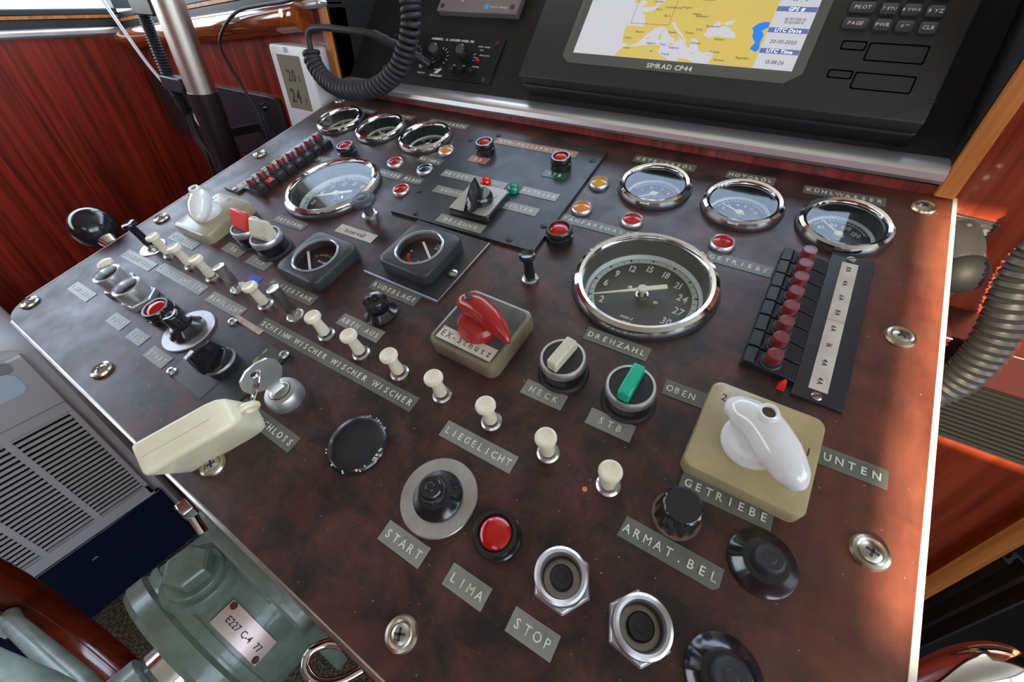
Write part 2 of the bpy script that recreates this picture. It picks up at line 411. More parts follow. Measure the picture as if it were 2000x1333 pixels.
# ================================================================== CONSOLE
con = thing('control_console', 'ship control console with sloping mottled red-brown laminate top full of gauges and knobs', 'console')
cu = bpy.data.curves.new('panel', 'CURVE'); cu.dimensions = '2D'; cu.fill_mode = 'BOTH'; cu.extrude = .0025
def poly2d(pts):
    sp = cu.splines.new('POLY'); sp.points.add(len(pts) - 1)
    for p, q in zip(sp.points, pts): p.co = (q[0] * .001, q[1] * .001, 0, 1)
    sp.use_cyclic_u = True
out = [(121.8, -61), (121.8, 426), (-612, 426)] + [(-612 + 22 - 22 * math.cos(a), -61 + 22 - 22 * math.sin(a)) for a in [PI / 16 * k for k in range(9)]]
poly2d(out)
BIG = [(-428.4, 232), (-63, 235.5)]
SMALL = [(-543.5, 354), (-466.8, 355), (-390, 356), (-101.1, 357), (-22.6, 357.5), (54, 358)]
for c in BIG: poly2d(circ(48, 48, *c))
for c in SMALL: poly2d(circ(27.5, 40, *c))
ob = bpy.data.objects.new('p', cu); COL.objects.link(ob)
pm = bpy.data.meshes.new_from_object(ob.evaluated_get(bpy.context.evaluated_depsgraph_get())); bpy.data.objects.remove(ob, do_unlink=True)
pm.name = 'top_panel'
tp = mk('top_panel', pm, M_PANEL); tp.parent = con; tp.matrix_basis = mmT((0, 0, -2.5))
part(con, 'edge_strip', G().box(121.8, 124.6, -61, 427, -7, .6), mat('ivory edge strip', (.75, .70, .58), .3, 0, .2), label='ivory edge strip')
part(con, 'front_strip', G().tube([(-590, -62, -2.5)] + [(x, -62, -2.5) for x in (-400, -200, 0, 120)], 2.4, 8), M_STEEL, label='thin worn metal strip')
part(con, 'angle_bar', G().box(-330, 124, -64, -58, -22, -5).box(-330, 124, -70, -58, -26, -22), M_STEEL, .8)
part(con, 'edge_strip', G().box(-613.4, -612, -40, 426, -5, .3), mat('pale strip', (.42, .36, .34), .4))
Wd = Matrix.Rotation(math.radians(-16), 4, 'X')     # back to vertical
part(con, 'front_board', G().box(-585, 100, -38, -24, -850, -32), M_RED, rot=Wd)
for x in (-590, 90):
    part(con, 'side_board', G().loft([[(xx, -38, -850), (xx, 404, -850), (xx, 404, 90), (xx, -38, -34)] for xx in (x, x + 14)]), M_RED, rot=Wd)
SCR = [(103.4, 405.4), (101.4, 258), (102.3, 110), (-79.6, -42.5), (-256.1, -41.3), (-426.3, -42.8), (-598.1, -40.2), (-594.9, 105.8), (-595.4, 250.6), (-599, 404)]
gw = G().lathe([(8.6, 0), (8.8, 1), (8, 2.6), (6.4, 3.2), (5.2, 2.6), (5.2, .5)], 28, cap=(1, 0))
gs = G().lathe([(5.2, .4), (5.2, 2.2), (3.6, 3.2), (1.6, 3.6)], 20)
gx = G()
for a in (0, 90):
    gx.box(-2.9, 2.9, -.6, .6, 3.2, 3.75, Matrix.Rotation(math.radians(a + 20), 4, 'Z'))
m1, m2, m3 = gw.mesh('cup_washer'), gs.mesh('mounting_screw'), gx.mesh('screw_slot')
for p in SCR:
    a = random.uniform(0, 90)
    s = part(con, 'mounting_screw', m2, M_STEEL, loc=(*p, 0), rz=a)
    c = part(s, 'cup_washer', m1, M_WORN); c = part(s, 'screw_slot', m3, M_INK)

# ------------------------------------------------------------------ gauges
def ring_g(r0, r1, z0, z1, n=64, cx=0, cy=0):
    return G().lathe([(r0, z0), (r1, z0), (r1, z1), (r0, z1)], n, cx, cy, closed=True)
def tacho(c, label, red):
    t = thing('tachometer', label, 'gauge', (*c, 0), group=None)
    part(t, 'gasket', G().lathe([(53.5, 0), (56.5, 0), (56, 2.5), (53.5, 2.5)], 72, closed=True), M_RUB)
    part(t, 'bezel', G().lathe([(48, 2), (55.2, 2), (55.4, 4), (54, 7.2), (51, 9), (48.4, 8.2), (47.2, 5.5), (47, 2.4)], 96, closed=True), M_CHROME)
    part(t, 'cup', G().lathe([(46.8, 4), (47, 4), (46.5, -15.4), (46, -15.4), (46.2, -6), (46.6, -5)], 72, closed=True), M_CUP)
    part(t, 'dial', G().lathe([(46, -15.6), (46, -14)], 72), M_DIAL)
    D = -14
    rg = G().lathe([(38.6, D), (42.6, D), (42.6, D + .35), (38.6, D + .35)], 80, closed=True)
    rg.lathe([(43.4, D), (46.2, D), (46.2, D + 3.2), (45.4, D + 3.2)], 80, closed=True)
    part(t, 'scale_ring', rg, M_RINGD)
    tk = G(); tx = G()
    for v in range(2, 31):
        a = math.radians(98 - (v - 15) * 8.7)
        Mx = Matrix.Rotation(a, 4, 'Z')
        if v % 3 == 0 or v == 2: tk.prism([(42.5, -1.2), (42.5, 1.2), (39.4, 0)], D + .3, D + .6, M=Mx)
        else: tk.box(39.2, 41.8, -.14, .14, D + .3, D + .6, Mx)
    for v in (2, 6, 9, 12, 15, 18, 21, 24, 27, 30):
        a = math.radians(98 - (v - 15) * 8.7); rr = 31.8
        text(str(v), 10.2, .3, D, rr * math.cos(a), rr * math.sin(a), rz=math.degrees(a) - 90 if False else 6 * math.cos(a) * -1, squeeze=.76, bold=.014, g=tx)
    text('min-1', 4.6, .3, D, -2, -26, g=tx, slant=.15, bold=.02); text('x100', 4.6, .3, D, -2, -31.5, g=tx, slant=.15, bold=.02)
    part(t, 'tick_marks', tk, M_INK); part(t, 'numerals', tx, M_LETW)
    dots = G()
    for i in range(-9, 10):
        for j in range(-8, 3):
            x, y = i * 3.3, j * 3.3 - 4 + (i % 2) * 1.6
            if x * x + y * y < 27 ** 2 and x * x + y * y > 60: dots.prism(circ(.55, 6, x, y), D, D + .2)
    part(t, 'dot_pattern', dots, mat('dial speckle', (.05, .048, .04), .4))
    for q in ((-12, 4.5), (12.5, -3)): part(t, 'dial_screw', G().lathe([(1.9, D), (1.9, D + .8), (.9, D + 1.1)], 14, *q), M_WORN)
    part(t, 'hub_ring', G().lathe([(3.4, D), (5.6, D), (5.2, D + 2), (3.6, D + 2.2)], 32, closed=True), M_CHROME)
    n = G(); Mx = Matrix.Rotation(math.radians(212), 4, 'Z')
    n.loft([[(x, -w, z0), (x, w, z0), (x, w, z0 + 1), (x, -w, z0 + 1)] for x, w, z0 in ((-19, 2.1, -6), (0, 2.1, -6), (8, 1.2, -6.2), (39, .35, -6.4))], M=Mx)
    n.lathe([(3.9, -7), (4, -4.6), (3.2, -4)], 24); n.lathe([(1.6, D), (1.6, -6)], 12)
    part(t, 'needle', n, M_CREAM)
    part(t, 'glass', G().lathe([(47.2, 5.2), (47.2, 6)], 64), M_GLASS)
    return t
tacho(BIG[1], 'large round tachometer with black dial, nearest the centre right, reading 2 to 30', 0)
tacho(BIG[0], 'large round tachometer on the left half beside the row of slanted breaker buttons', 0)

def small_gauge(c, label, nums, needle, kind, dialm=M_DIAL):
    t = thing('pressure_gauge', label, 'gauge', (*c, 0), group=None)
    part(t, 'gasket', G().lathe([(31.5, 0), (34.2, 0), (33.8, 2), (31.5, 2)], 56, closed=True), M_RUB)
    part(t, 'bezel', G().lathe([(28, 1.6), (33.2, 1.6), (33.4, 3.2), (32.6, 6.4), (30.4, 8), (28, 7.2), (27, 5), (26.8, 2)], 72, closed=True), M_CHROME)
    part(t, 'cup', G().lathe([(26.8, 3), (27, 3), (26.8, -10.4), (26.2, -10.4), (26.5, -4)], 56, closed=True), M_CUP)
    D = -9.5
    part(t, 'dial', G().lathe([(26.6, -11), (26.6, D)], 56), dialm)
    part(t, 'scale_ring', G().lathe([(24, D), (26.2, D), (26.2, D + 1.6), (25.6, D + 1.6)], 56, closed=True), M_RINGD)
    tx = G(); arc = G()
    for s, a in nums:
        a = math.radians(a); rr = 15.5
        text(s, 6.4, .25, D, rr * math.cos(a), rr * math.sin(a), squeeze=.85, rz=(math.degrees(a) - 90) * .35, bold=.01, g=tx)
    a0, a1 = math.radians(nums[0][1] + 6), math.radians(nums[-1][1] - 6)
    rg = []
    for k in range(33):
        a = a0 + (a1 - a0) * k / 32
        rg.append([(20.5 * math.cos(a), 20.5 * math.sin(a), D), (21.2 * math.cos(a), 21.2 * math.sin(a), D), (21.2 * math.cos(a), 21.2 * math.sin(a), D + .3), (20.5 * math.cos(a), 20.5 * math.sin(a), D + .3)])
    arc.loft(rg)
    for k in range(17):
        a = a0 + (a1 - a0) * k / 16
        arc.box(20.6, 22.8 if k % 4 else 23.6, -.25, .25, D, D + .35, Matrix.Rotation(a, 4, 'Z'))
    part(t, 'numerals', tx, M_LETW); part(t, 'scale_marks', arc, M_RINGD)
    n = G(); Mx = Matrix.Rotation(math.radians(needle), 4, 'Z')
    n.loft([[(x, -w, z0), (x, w, z0), (x, w, z0 + .6), (x, -w, z0 + .6)] for x, w, z0 in ((-5, .9, -6), (19.5, .45, -6))], M=Mx)
    n.lathe([(3.4, D), (3.4, -5.2), (2.6, -4.7)], 24)
    part(t, 'needle', n, M_CREAM)
    part(t, 'glass', G().lathe([(27, 4.8), (27, 5.5)], 48), M_GLASS)
N1 = [('1', 150), ('2', 115), ('3', 75), ('4', 40)]; N2 = [('0', 155), ('2', 132), ('4', 105), ('6', 80), ('8', 58), ('10', 36)]; N3 = [('40', 145), ('80', 105), ('100', 70), ('120', 32)]
small_gauge(SMALL[3], 'small chromed round gauge under the right-hand GETRIEBEÖL label', N1, 223, 1)
small_gauge(SMALL[4], 'small chromed round gauge under the right-hand MOTORÖL label, numbered 0 to 10', N2, 156, 2)
small_gauge(SMALL[5], 'small chromed gauge under the KÜHLWASSER label at the right rear corner, 40 to 120', N3, 136, 3)
small_gauge(SMALL[2], 'small chromed round gauge under the left-hand GETRIEBEÖL label beside the orange lamp', N1, 223, 1)
small_gauge(SMALL[1], 'small chromed round gauge under the left-hand MOTORÖL label, middle of the left trio', N2, 156, 2)
small_gauge(SMALL[0], 'small chromed round gauge at the left rear corner beneath the coiled cord', N3, 136, 3)

# ------------------------------------------------------------------ embossed tape labels
def tape(txt, a, b, label, m=M_TAPE, z=0, h=12, adv=None, size=6.6, tx0=None, lm=M_LET, notch=False, squeeze=.95, left=True):
    ax, ay = a; bx, by = b; L = math.hypot(bx - ax, by - ay); rz = math.degrees(math.atan2(by - ay, bx - ax))
    o = thing('embossed_label', label, 'label', ((ax + bx) / 2, (ay + by) / 2, z), rz=rz)
    P = [(-L / 2, -h / 2), (L / 2 - (2.5 if notch else 0), -h / 2)] + ([(L / 2, -h / 2 + 2.5)] if notch else []) + [(L / 2, h / 2), (-L / 2 + (1 if notch else 0), h / 2)]
    part(o, 'tape', G().prism(P, .02, .45), m, .12)
    n = len(txt); adv = adv or min(5.9, (L - 3) / max(n, 1))
    if adv < 4: size = min(size, adv * 1.3)
    part(o, 'lettering', text(txt, size, .35, .4, (tx0 or 0), 0, adv=adv, squeeze=squeeze * .95, bold=.012), lm)
    return o
Lb = [
 ('GETRIEBEÖL', (-138.4, 399.5), (-76.2, 400.2), 'grey tape label GETRIEBEÖL at the rear on the right half', M_TAPE),
 ('MOTORÖL', (-47.6, 401.4), (-5.4, 403), 'grey tape label MOTORÖL at the rear on the right half', M_TAPE),
 ('KÜHLWASSER', (18.1, 401), (78.8, 403), 'grey tape label KÜHLWASSER near the right rear corner', M_TAPE),
 ('DREHZAHL', (-82.2, 172), (-34.6, 173.1), 'grey tape label DREHZAHL below the right tachometer', M_TAPE),
 ('HECK', (-99.6, 111.6), (-68.6, 112.4), 'tape label HECK below the black rotary switch with white bar', M_TAPEG),
 ('STB', (-51.1, 112.4), (-21.3, 113.1), 'tape label STB below the rotary switch with green bar', M_TAPEG),
 ('OBEN ', (-16.9, 154.5), (9.5, 155.4), 'dark tape label OBEN running under the large khaki switch box', M_TAPE),
 ('START', (-122.7, -9.9), (-91.7, -9.4), 'tape label START near the front edge, left of LIMA, on the right half', M_TAPEG),
 ('LIMA', (-75.8, -8), (-50.6, -7.4), 'tape label LIMA below the black-rimmed red lamp on the right half', M_TAPEG),
 ('STOP', (-35.8, -7.3), (-10.5, -6.4), 'tape label STOP at the front, below the hexagonal button sleeve', M_TAPEG),
 ('LIEGELICHT', (-130.7, 58.9), (-75.8, 60.2), 'torn tape label LIEGELICHT above the white ringed start knob', M_TAPEG),
 ('SCHEINW WISCHER WISCHER WISCHER', (-336.2, 59.2), (-159.8, 62.3), 'very long tape label SCHEINW WISCHER WISCHER WISCHER', M_TAPE),
 ('ZÜNDSCHLOSS', (-281.1, -2), (-215.6, -2.5), 'tape label ending DSCHLOSS half hidden by the cream key float', M_TAPE),
 ('START', (-407, -9.9), (-376.1, -9.5), 'grey tape label START on the left half below the white oval ring', M_TAPEG),
 ('LIMA', (-445.8, -7.1), (-420.9, -6.4), 'grey tape label LIMA on the left half between STOP and START', M_TAPEG),
 ('STOP', (-487, -6.7), (-459, -6), 'grey tape label STOP on the left half below the metal button sleeves', M_TAPEG),
 ('FANFARE', (-579.8, -4.9), (-536.1, -4), 'grey tape label FANFARE at the far left end of the front row', M_TAPEG),
 ('TRINKWASSER', (-575.9, 50.6), (-515.7, 52.3), 'worn grey tape label ending WASSER below the left black pull knob', M_TAPEG),
 ('LIEGELICHT STB', (-509.7, 57.1), (-426.5, 57.8), 'long tape label LIEGELICHT STB on the left half', M_TAPEG),
 ('BLAULICHT', (-414.6, 56.8), (-362.4, 57.5), 'tape label BLAULICHT below the first silver toggle', M_TAPEG),
 ('GETRIEBE', (-550.2, 93.6), (-499.3, 94.6), 'faded dark tape label GETRIEBE in front of the left beige switch box', M_TAPE),
 ('BB', (-467.7, 110.1), (-435.9, 109.9), 'tape label BB in front of the red-barred rotary switch', M_TAPEG),
 ('TOP', (-423, 108.8), (-391.2, 109.4), 'tape label TOP in front of the left cream-barred rotary switch', M_TAPEG),
 ('WASSERTANK', (-372.8, 97), (-309.4, 98.3), 'tape label WASSERTANK in front of the left square meter', M_TAPE),
 ('DREHZAHL', (-452.2, 166.2), (-404.4, 167.6), 'tape label DREHZAHL below the left tachometer', M_TAPE),
 ('GETRIEBE', (-505.2, 273), (-452, 274.5), 'tape label GETRIEB partly under the left tachometer rim', M_TAPE),
 ('WASSER', (-400, 278.6), (-363.7, 279.6), 'tape label WASSER below the rear red lamp on the left half', M_TAPE),
 ('BLAUL', (-361.2, 279.8), (-331.5, 281), 'tape label BLAUL cut off by the black plate edge, below the dark blue lamp', M_TAPE),
 ('BLINKL', (-370.5, 319.3), (-336, 319.6), 'tape label BLINKL beside the orange lamp on the left half', M_TAPE),
 ('MOTORÖL', (-487.9, 392), (-444.2, 394.5), 'tape label MOTORÖL at the rear on the left half', M_TAPE),
 ('GETRIEBEÖL', (-417.1, 396.2), (-354.8, 396.8), 'tape label GETRIEBEÖL at the rear on the left half', M_TAPE),
 ('KÜHLWASSER', (-575, 390), (-514, 391), 'tape label mostly hidden below the coiled cord at the left rear corner', M_TAPE),
 ('RUDERLAGE', (-275.4, 138.4), (-221.8, 139.5), 'tape label RUDERLAGE in front of the black square rudder meter', M_TAPE),
 ('ABEN·AUS', (-272.1, 95.3), (-224.7, 96), 'worn yellowed tape label with faint letters and AUS, below black mushroom knob', M_TAPEG),
]
for tx_, a, b, l, m in Lb: tape(tx_, a, b, l, m)
tape('FANFAREWASSER', (-163.3, 284.3), (-80.8, 285.6), 'long tape label FANFAREWASSE(R) running under the right tachometer rim', adv=6.1, tx0=0)
tape('GETRIEBE', (-30.2, 286), (18.5, 285.7), 'tape label GETRIEBE below the red lamp, reaching the right breaker block')
tape('UNTEN', (72, 151.6), (105.7, 153), 'tape label UNTEN sticking out right of the large khaki switch box', adv=5.8)
tape('GETRIEBE', (12.5, 100.6), (60.3, 102.4), 'dark tape label GETRIEBE in front of the large khaki switch box')
tape('ARMAT.BEL', (-6.4, 61.1), (46.1, 61.4), 'tape label ARMAT.BEL with clipped corner, below the fluted black knob', adv=5.7, notch=True)
solo('blue_sticker', G().prism([(-8.5, -4), (8.5, -4), (8.5, 4), (-8.5, 4)], .02, .3), M_BLUE, 'small plain blue sticker between two pull knobs on the left half', 'sticker', (-391, 92, 0), rz=2)
iv = thing('paper_label', 'cream printed paper label reading Intervall', 'label', (-342.8, 184, 0), rz=2)
part(iv, 'paper', G().box(-25.5, 25.5, -6, 6, .02, .4), M_PAPER); part(iv, 'print', text('Intervall', 7.6, .1, .4, squeeze=1.05), M_INK)
solo('paint_chip', G().lathe([(1.6, 0), (1.2, .5)], 8), mat('orange chip', (.7, .22, .1), .6), 'tiny orange speck on the laminate right of the last ivory knob', 'speck', (-32.1, 68.7, 0))

# ------------------------------------------------------------------ centre black plate
cp = thing('switch_plate', 'square black metal plate in the rear centre carrying the heating switch and lamps', 'plate', (-248.5, 311.2, 0), rz=2.1)
part(cp, 'plate', G().box(-84.3, 84.3, -84, 84, 0, 3), M_PLATE, .4)
for q in ((-50, 79), (-78, 60), (-55, -78), (-76, -45), (54, 80), (76, 62), (56, -78), (77, -50)):
    s_ = part(cp, 'plate_screw', G().lathe([(3.3, 3), (3.2, 3.5), (2.4, 3.9)], 18), mat('blackened screw', (.06, .05, .045), .4, .6), loc=(*q, 0), rz=random.uniform(0, 180))
    part(s_, 'screw_slot', G().box(-3, 3, -.4, .4, 3.7, 4), M_INK)
Z3 = 3
def onp(a): return (a[0] * (250 - Z3) / 250, a[1] * (250 - Z3) / 250)
for tx_, a, b, l, m, n in [
 ('KÜHLWASSERNIVEAU', (-302.4, 382.5), (-197.4, 385.2), 'long copper-brown tape label KÜHLWASSERNIVEAU across the rear of the black plate', M_TAPEP, None),
 ('BB', (-310.9, 340), (-285.7, 340.8), 'short copper-brown tape label BB on the black plate', M_TAPEP, None),
 ('STB', (-215.5, 343.4), (-189.1, 344.4), 'green tape label STB on the black plate', M_TAPEGR, None),
 ('HEIZEN    AUS ', (-322.9, 305), (-240, 307.4), 'light tape label HEIZEN AUS left of the green dome on the black plate', M_TAPEG, None),
 ('BETRIEB', (-222, 308.6), (-180.1, 309.6), 'light tape label BETRIEB right of the green dome', M_TAPEG, None),
 ('SOMMER', (-312.5, 277.2), (-262, 278.6), 'light tape label SOMMER left of the heating switch', M_TAPEG, None),
 ('WINTER', (-230.8, 280.6), (-187, 282), 'light tape label WINTER right of the heating switch', M_TAPEG, None),
 ('HEIZUNG', (-277.1, 238.4), (-222.6, 240), 'light tape label HEIZUNG in front of the heating switch', M_TAPEG, None)]:
    tape(tx_, onp(a), onp(b), l, m, z=3, adv=n)

def screw_disc(r, h, n=20): return G().lathe([(r, 0), (r, h * .6), (r * .7, h)], n)
# heating switch
hs = thing('rotary_switch', 'black pointer switch on a grey square plate, centre of the heating plate', 'switch', (-244.5, 267.5, 3), rz=3)
part(hs, 'base', G().prism(rrect(47, 46, 5), 0, 7, 1.2), M_BLK)
part(hs, 'face', G().prism(rrect(44, 43, 4), 7, 7.6), mat('warm grey face', (.36, .34, .30), .35, .3))
part(hs, 'collar', G().lathe([(13.5, 7.6), (13.2, 12), (11, 15)], 36, 2, -1), M_BLK)
fin = G(); rings = []
for t in [i / 12 for i in range(13)]:
    y = 11 - 36 * t; zt = 15 + 17 * math.sin(PI * min(1, .35 + t * .0 + (1 - t) * .75) ** 1.2) if t < .3 else 15 + 17 * math.cos((t - .3) / .7 * PI / 2) ** .8
    zt = max(zt, 9); w = 5.5 * math.sin(PI * (.18 + .72 * (1 - t))) + .8
    rings.append([(2 - w, y, 8.5), (2 + w, y, 8.5), (2 + w * .6, y, (zt + 9) / 2 + 1), (2 + .5, y, zt), (2 - .5, y, zt), (2 - w * .6, y, (zt + 9) / 2 + 1)])
fin.loft(rings); part(hs, 'pointer', fin, M_BLK, angle=50)
part(hs, 'numerals', text('2', 5, .1, 7.6, 15, 8).add(*[[], []]), M_INK)
# black-bezel lamps
def black_lamp(loc, label, r=13.3, h=13):
    t = thing('indicator_lamp', label, 'lamp', loc)
    part(t, 'bezel', G().lathe([(r, 0), (r, h * .45), (r * .93, h * .5), (r * .96, h * .58), (r * .97, h * .85), (r * .88, h), (r * .74, h), (r * .68, h * .86)], 40), M_BLK)
    part(t, 'lens', G().lathe([(r * .68, h * .8), (r * .66, h * .92), (r * .5, h * 1.04), (r * .25, h * 1.1), (0, h * 1.12)], 32), M_LRED)
    return t
black_lamp((-295.5, 352.5, 3), 'black-rimmed red lamp on the black plate above the BB label', 10.8, 13)
black_lamp((-200, 354.2, 3), 'black-rimmed red lamp on the black plate above the green STB label', 10.8, 13)
black_lamp((-150, 257.5, 0), 'black-rimmed red lamp at the front right corner of the black plate', 12.3, 12)
black_lamp((-466.6, 294, 0), 'black-rimmed red lamp behind the left tachometer', 11.5, 13)
black_lamp((-61.5, 21, 0), 'black-rimmed red lamp LIMA between start knob and metal sleeve on the right half')
black_lamp((-432.5, 20.5, 0), 'black-rimmed red lamp on the left half beside the metal button sleeve', 13, 13)
def dome(loc, m, label):
    solo('dome_lamp', G().lathe([(6, 0), (6, 2), (5.4, 4.5), (3.6, 6.6), (0, 7.6)], 24), m, label, 'lamp', loc)
dome((-268.5 * .97, 308.6 * .975, 3), M_DOMR, 'small glossy red dome lamp behind the heating switch')
dome((-231.9 * .975, 308.6 * .975, 3), M_DOMG, 'small glossy green dome lamp behind the heating switch')
# silver-bezel lamps
def silver_lamp(loc, m, label, r=9.9):
    t = thing('indicator_lamp', label, 'lamp', loc)
    part(t, 'bezel', G().lathe([(r, 0), (r * 1.02, 1.2), (r * .96, 3.4), (r * .86, 4.4), (r * .8, 3.8)], 40, cap=(1, 0)), M_ALU)
    pr = [(r * .82, 3)]
    for k in range(9):
        rr = r * .8 * (1 - k / 9.5); pr += [(rr, 3.6 + 1.6 * math.sin(k / 9 * PI / 2)), (rr - .35, 3.9 + 1.6 * math.sin(k / 9 * PI / 2))]
    part(t, 'lens', G().lathe(pr, 40), m, angle=60)
for x, y, m, l in [(-345.5, 341.2, M_LORG, 'orange lamp with silver rim at the rear left edge of the black plate'), (-390.3, 298.6, M_LRED, 'red silver-rimmed lamp above the WASSER label on the left half'),
 (-344.9, 299.9, M_LBLU, 'dark blue silver-rimmed lamp, the only one not warm coloured'), (-344.9, 258.4, M_LRED, 'red silver-rimmed lamp left of the black plate, in front of the blue lamp'),
 (-152.1, 343.8, M_LYEL, 'yellow silver-rimmed lamp right of the black plate, nearest the rear'), (-150.3, 301.9, M_LORG, 'amber silver-rimmed lamp right of the black plate above FANFARE'),
 (-100.8, 302.6, M_LRED, 'red silver-rimmed lamp behind the right tachometer'), (-23.2, 302.6, M_LRED, 'red silver-rimmed lamp right of the right tachometer, above GETRIEBE')]:
    silver_lamp((x, y, 0), m, l)

# ------------------------------------------------------------------ breaker rows
def breakers(x, y0, pitch, side, label, lab2, skew=0):
    # side = +1: cover plate lies to the right of the block
    for k in range(8):
        y = y0 + k * pitch
        t = thing('circuit_breaker', label[k], 'circuit breaker', (x, y, 0), group=lab2)
        w = pitch - 1.1 - .5 * (k % 3 == 0)
        o_ = -side
        part(t, 'housing', G().loft([[(o_ * 16, yy, 0), (-o_ * 16, yy, 0), (-o_ * 16, yy, 3.4), (-o_ * 8, yy, 5), (o_ * 8, yy, 6.2), (o_ * 9, yy, 7.6), (o_ * 15.4, yy, 7)] for yy in (-w / 2, w / 2)]), M_BLKM, .4)
        part(t, 'collar', G().lathe([(6.6, 5), (6.6, 6.4), (6, 7), (6, 9), (4.8, 9.2)], 28), M_RUB)
        part(t, 'button', G().lathe([(4.9, 8.8), (5, 15), (4.5, 16), (3.8, 16), (3.5, 15.7)], 28), M_MAROON)
rb = ['breaker with maroon button in the right-hand row, %s' % s for s in ('nearest the front beside the red lug', 'second from the front', 'third from the front', 'fourth from the front', 'fourth from the rear', 'third from the rear', 'second from the rear', 'rearmost, against the gauge rim')]
breakers(35.5, 198.5, 14.9, 1, rb, 'circuit breakers in the right row')
lb = ['breaker with maroon button in the left-hand row, %s' % s for s in ('nearest the front', 'second from front, with bright red tab', 'third from the front', 'fourth from the front', 'fourth from the rear', 'third from the rear', 'second from the rear', 'rearmost, beside the corner gauge')]
breakers(-523.5, 193, 14.9, -1, lb, 'circuit breakers in the left row')
solo('red_lug', G().loft([[(0, -3, 0), (5, -3, 0), (5, 4, 0), (0, 3, 0)], [(2, -.5, 6.5), (3.6, -.5, 6.5), (3.6, 2, 6.5), (2, 2, 6.5)]]), M_REDB, 'small pointed red lug at the front end of the right breaker row', 'lug', (43.5, 187, 0), bev=.4)
solo('red_tab', G().box(-4.5, 4.5, -4.2, 4.2, 0, 1.2), M_REDB, 'flat bright red square tab on the second breaker of the left row', 'tab', (-511, 208, 7), bev=.3)
def cover(x0, x1, y0, y1, label, nums, sx):
    t = thing('cover_plate', label, 'plate', ((x0 + x1) / 2, (y0 + y1) / 2, 0))
    w, h = x1 - x0, y1 - y0
    part(t, 'plate', G().box(-w / 2, w / 2, -h / 2, h / 2, 0, 2.6), M_PLATE, .4)
    for s in (-1, 1):
        part(t, 'paper_strip', G().box(sx - 5.2, sx + 5.2, min(0, s * 61.5) + .2, max(0, s * 61.5) - .2, 2.6, 2.85), M_PAPER)
    g = G()
    for k in range(8): text(random.choice(['6A', '8A', '10', '16', '4A']), 4.4, .12, 2.85, sx, -54 + k * 15.4, rz=-90, bold=.01, g=g)
    part(t, 'ink_numbers', g, M_INK)
    for s in (-1, 1):
        q = part(t, 'slotted_screw', G().lathe([(3.1, 2.6), (3, 3.4), (2.2, 4)], 20), M_WORN, loc=(sx, s * 66, 0), rz=30)
        part(q, 'screw_slot', G().box(-2.9, 2.9, -.4, .4, 3.7, 4.05), M_INK)
cover(51.6, 79.8, 183.4, 323.2, 'black cover plate with cream number strip beside the right breaker row', 0, -1)
cover(-570.3, -541.4, 178, 316, 'black cover plate with cream strip beside the left breaker row', 0, 5.5)

# ------------------------------------------------------------------ pull knobs
def pull(loc, label, km, name='pull_knob', head=6.4, hh=27, wash=7.0, grp=None):
    t = thing(name, label, 'knob', loc, group=grp)
    part(t, 'collar_nut', G().lathe([(wash, 0), (wash + .2, .8), (wash, 2.8), (wash * .82, 3.8), (wash * .62, 3.8), (wash * .6, 2)], 36), M_STEEL)
    part(t, 'stem', G().lathe([(3.5, 2), (3.6, 5), (3.2, 5.2)], 24), M_STEEL)
    part(t, 'knob', G().lathe([(4.3, 5.4), (4.5, 9), (4.0, 14), (3.9, hh - 6), (4.6, hh - 4.4), (head, hh - 3.4), (head + .2, hh - 2.2), (head - .4, hh - .6), (head - 1.6, hh), (head - 3, hh - .35), (0, hh - .9)], 40), km)
    return t
IV = [(-267.5, 76.5, 'ivory pull knob just left of the ABEN AUS label, right of a silver toggle'), (-226.6, 76.5, 'ivory pull knob directly in front of the ABEN AUS label'), (-186.2, 77.2, 'ivory pull knob left of the EX-Schutz box corner'),
      (-145.9, 77.8, 'ivory pull knob just in front of the EX-Schutz box'), (-103.7, 77.5, 'ivory pull knob just below the HECK label'), (-60.9, 77, 'ivory pull knob just below the STB label, second from the right'),
      (-21.3, 77, 'rightmost ivory pull knob beside the fluted black knob'), (-514.2, 73, 'leftmost ivory pull knob beside the left black pull knob'), (-472.3, 73.5, 'second ivory pull knob from the left'),
      (-432.5, 73.5, 'third ivory pull knob from the left, before the first silver toggle'), (-347.7, 74.5, 'ivory pull knob between the two silver toggles, below the blue sticker')]
k0 = pull((*IV[0][:2], 0), IV[0][2], M_IVORY, grp='ivory pull knobs in the long row')
for x, y, l in IV[1:]: dup(k0, (x, y, 0), l, rz=random.uniform(0, 90))
pull((-147.4, 201.5, 0), 'small black pull knob right of the square rudder meter', M_BLK, hh=29, head=6.6)
kb = pull((-550.4, 71, 0), 'black pull knob at the left end, tall with a dark washer', M_BLK, hh=33, head=7)
part(kb, 'washer', G().lathe([(14, 0), (13.6, .9)], 36), M_STEEL)
mk_ = thing('mushroom_knob', 'dark grey mushroom pull knob in front of the left tachometer', 'knob', (-345.8, 210.4, 0))
part(mk_, 'collar', G().lathe([(8.6, 0), (8.8, 2.5), (8.2, 5), (6.4, 6.4)], 36), M_STEEL)
part(mk_, 'cap', G().lathe([(5, 5), (4.8, 13), (7, 16), (12, 18.5), (12.8, 20.5), (12, 23), (8, 24.6), (6, 24.2), (5.2, 24.6), (0, 25)], 44), mat('grey rubbery plastic', (.055, .06, .07), .42))
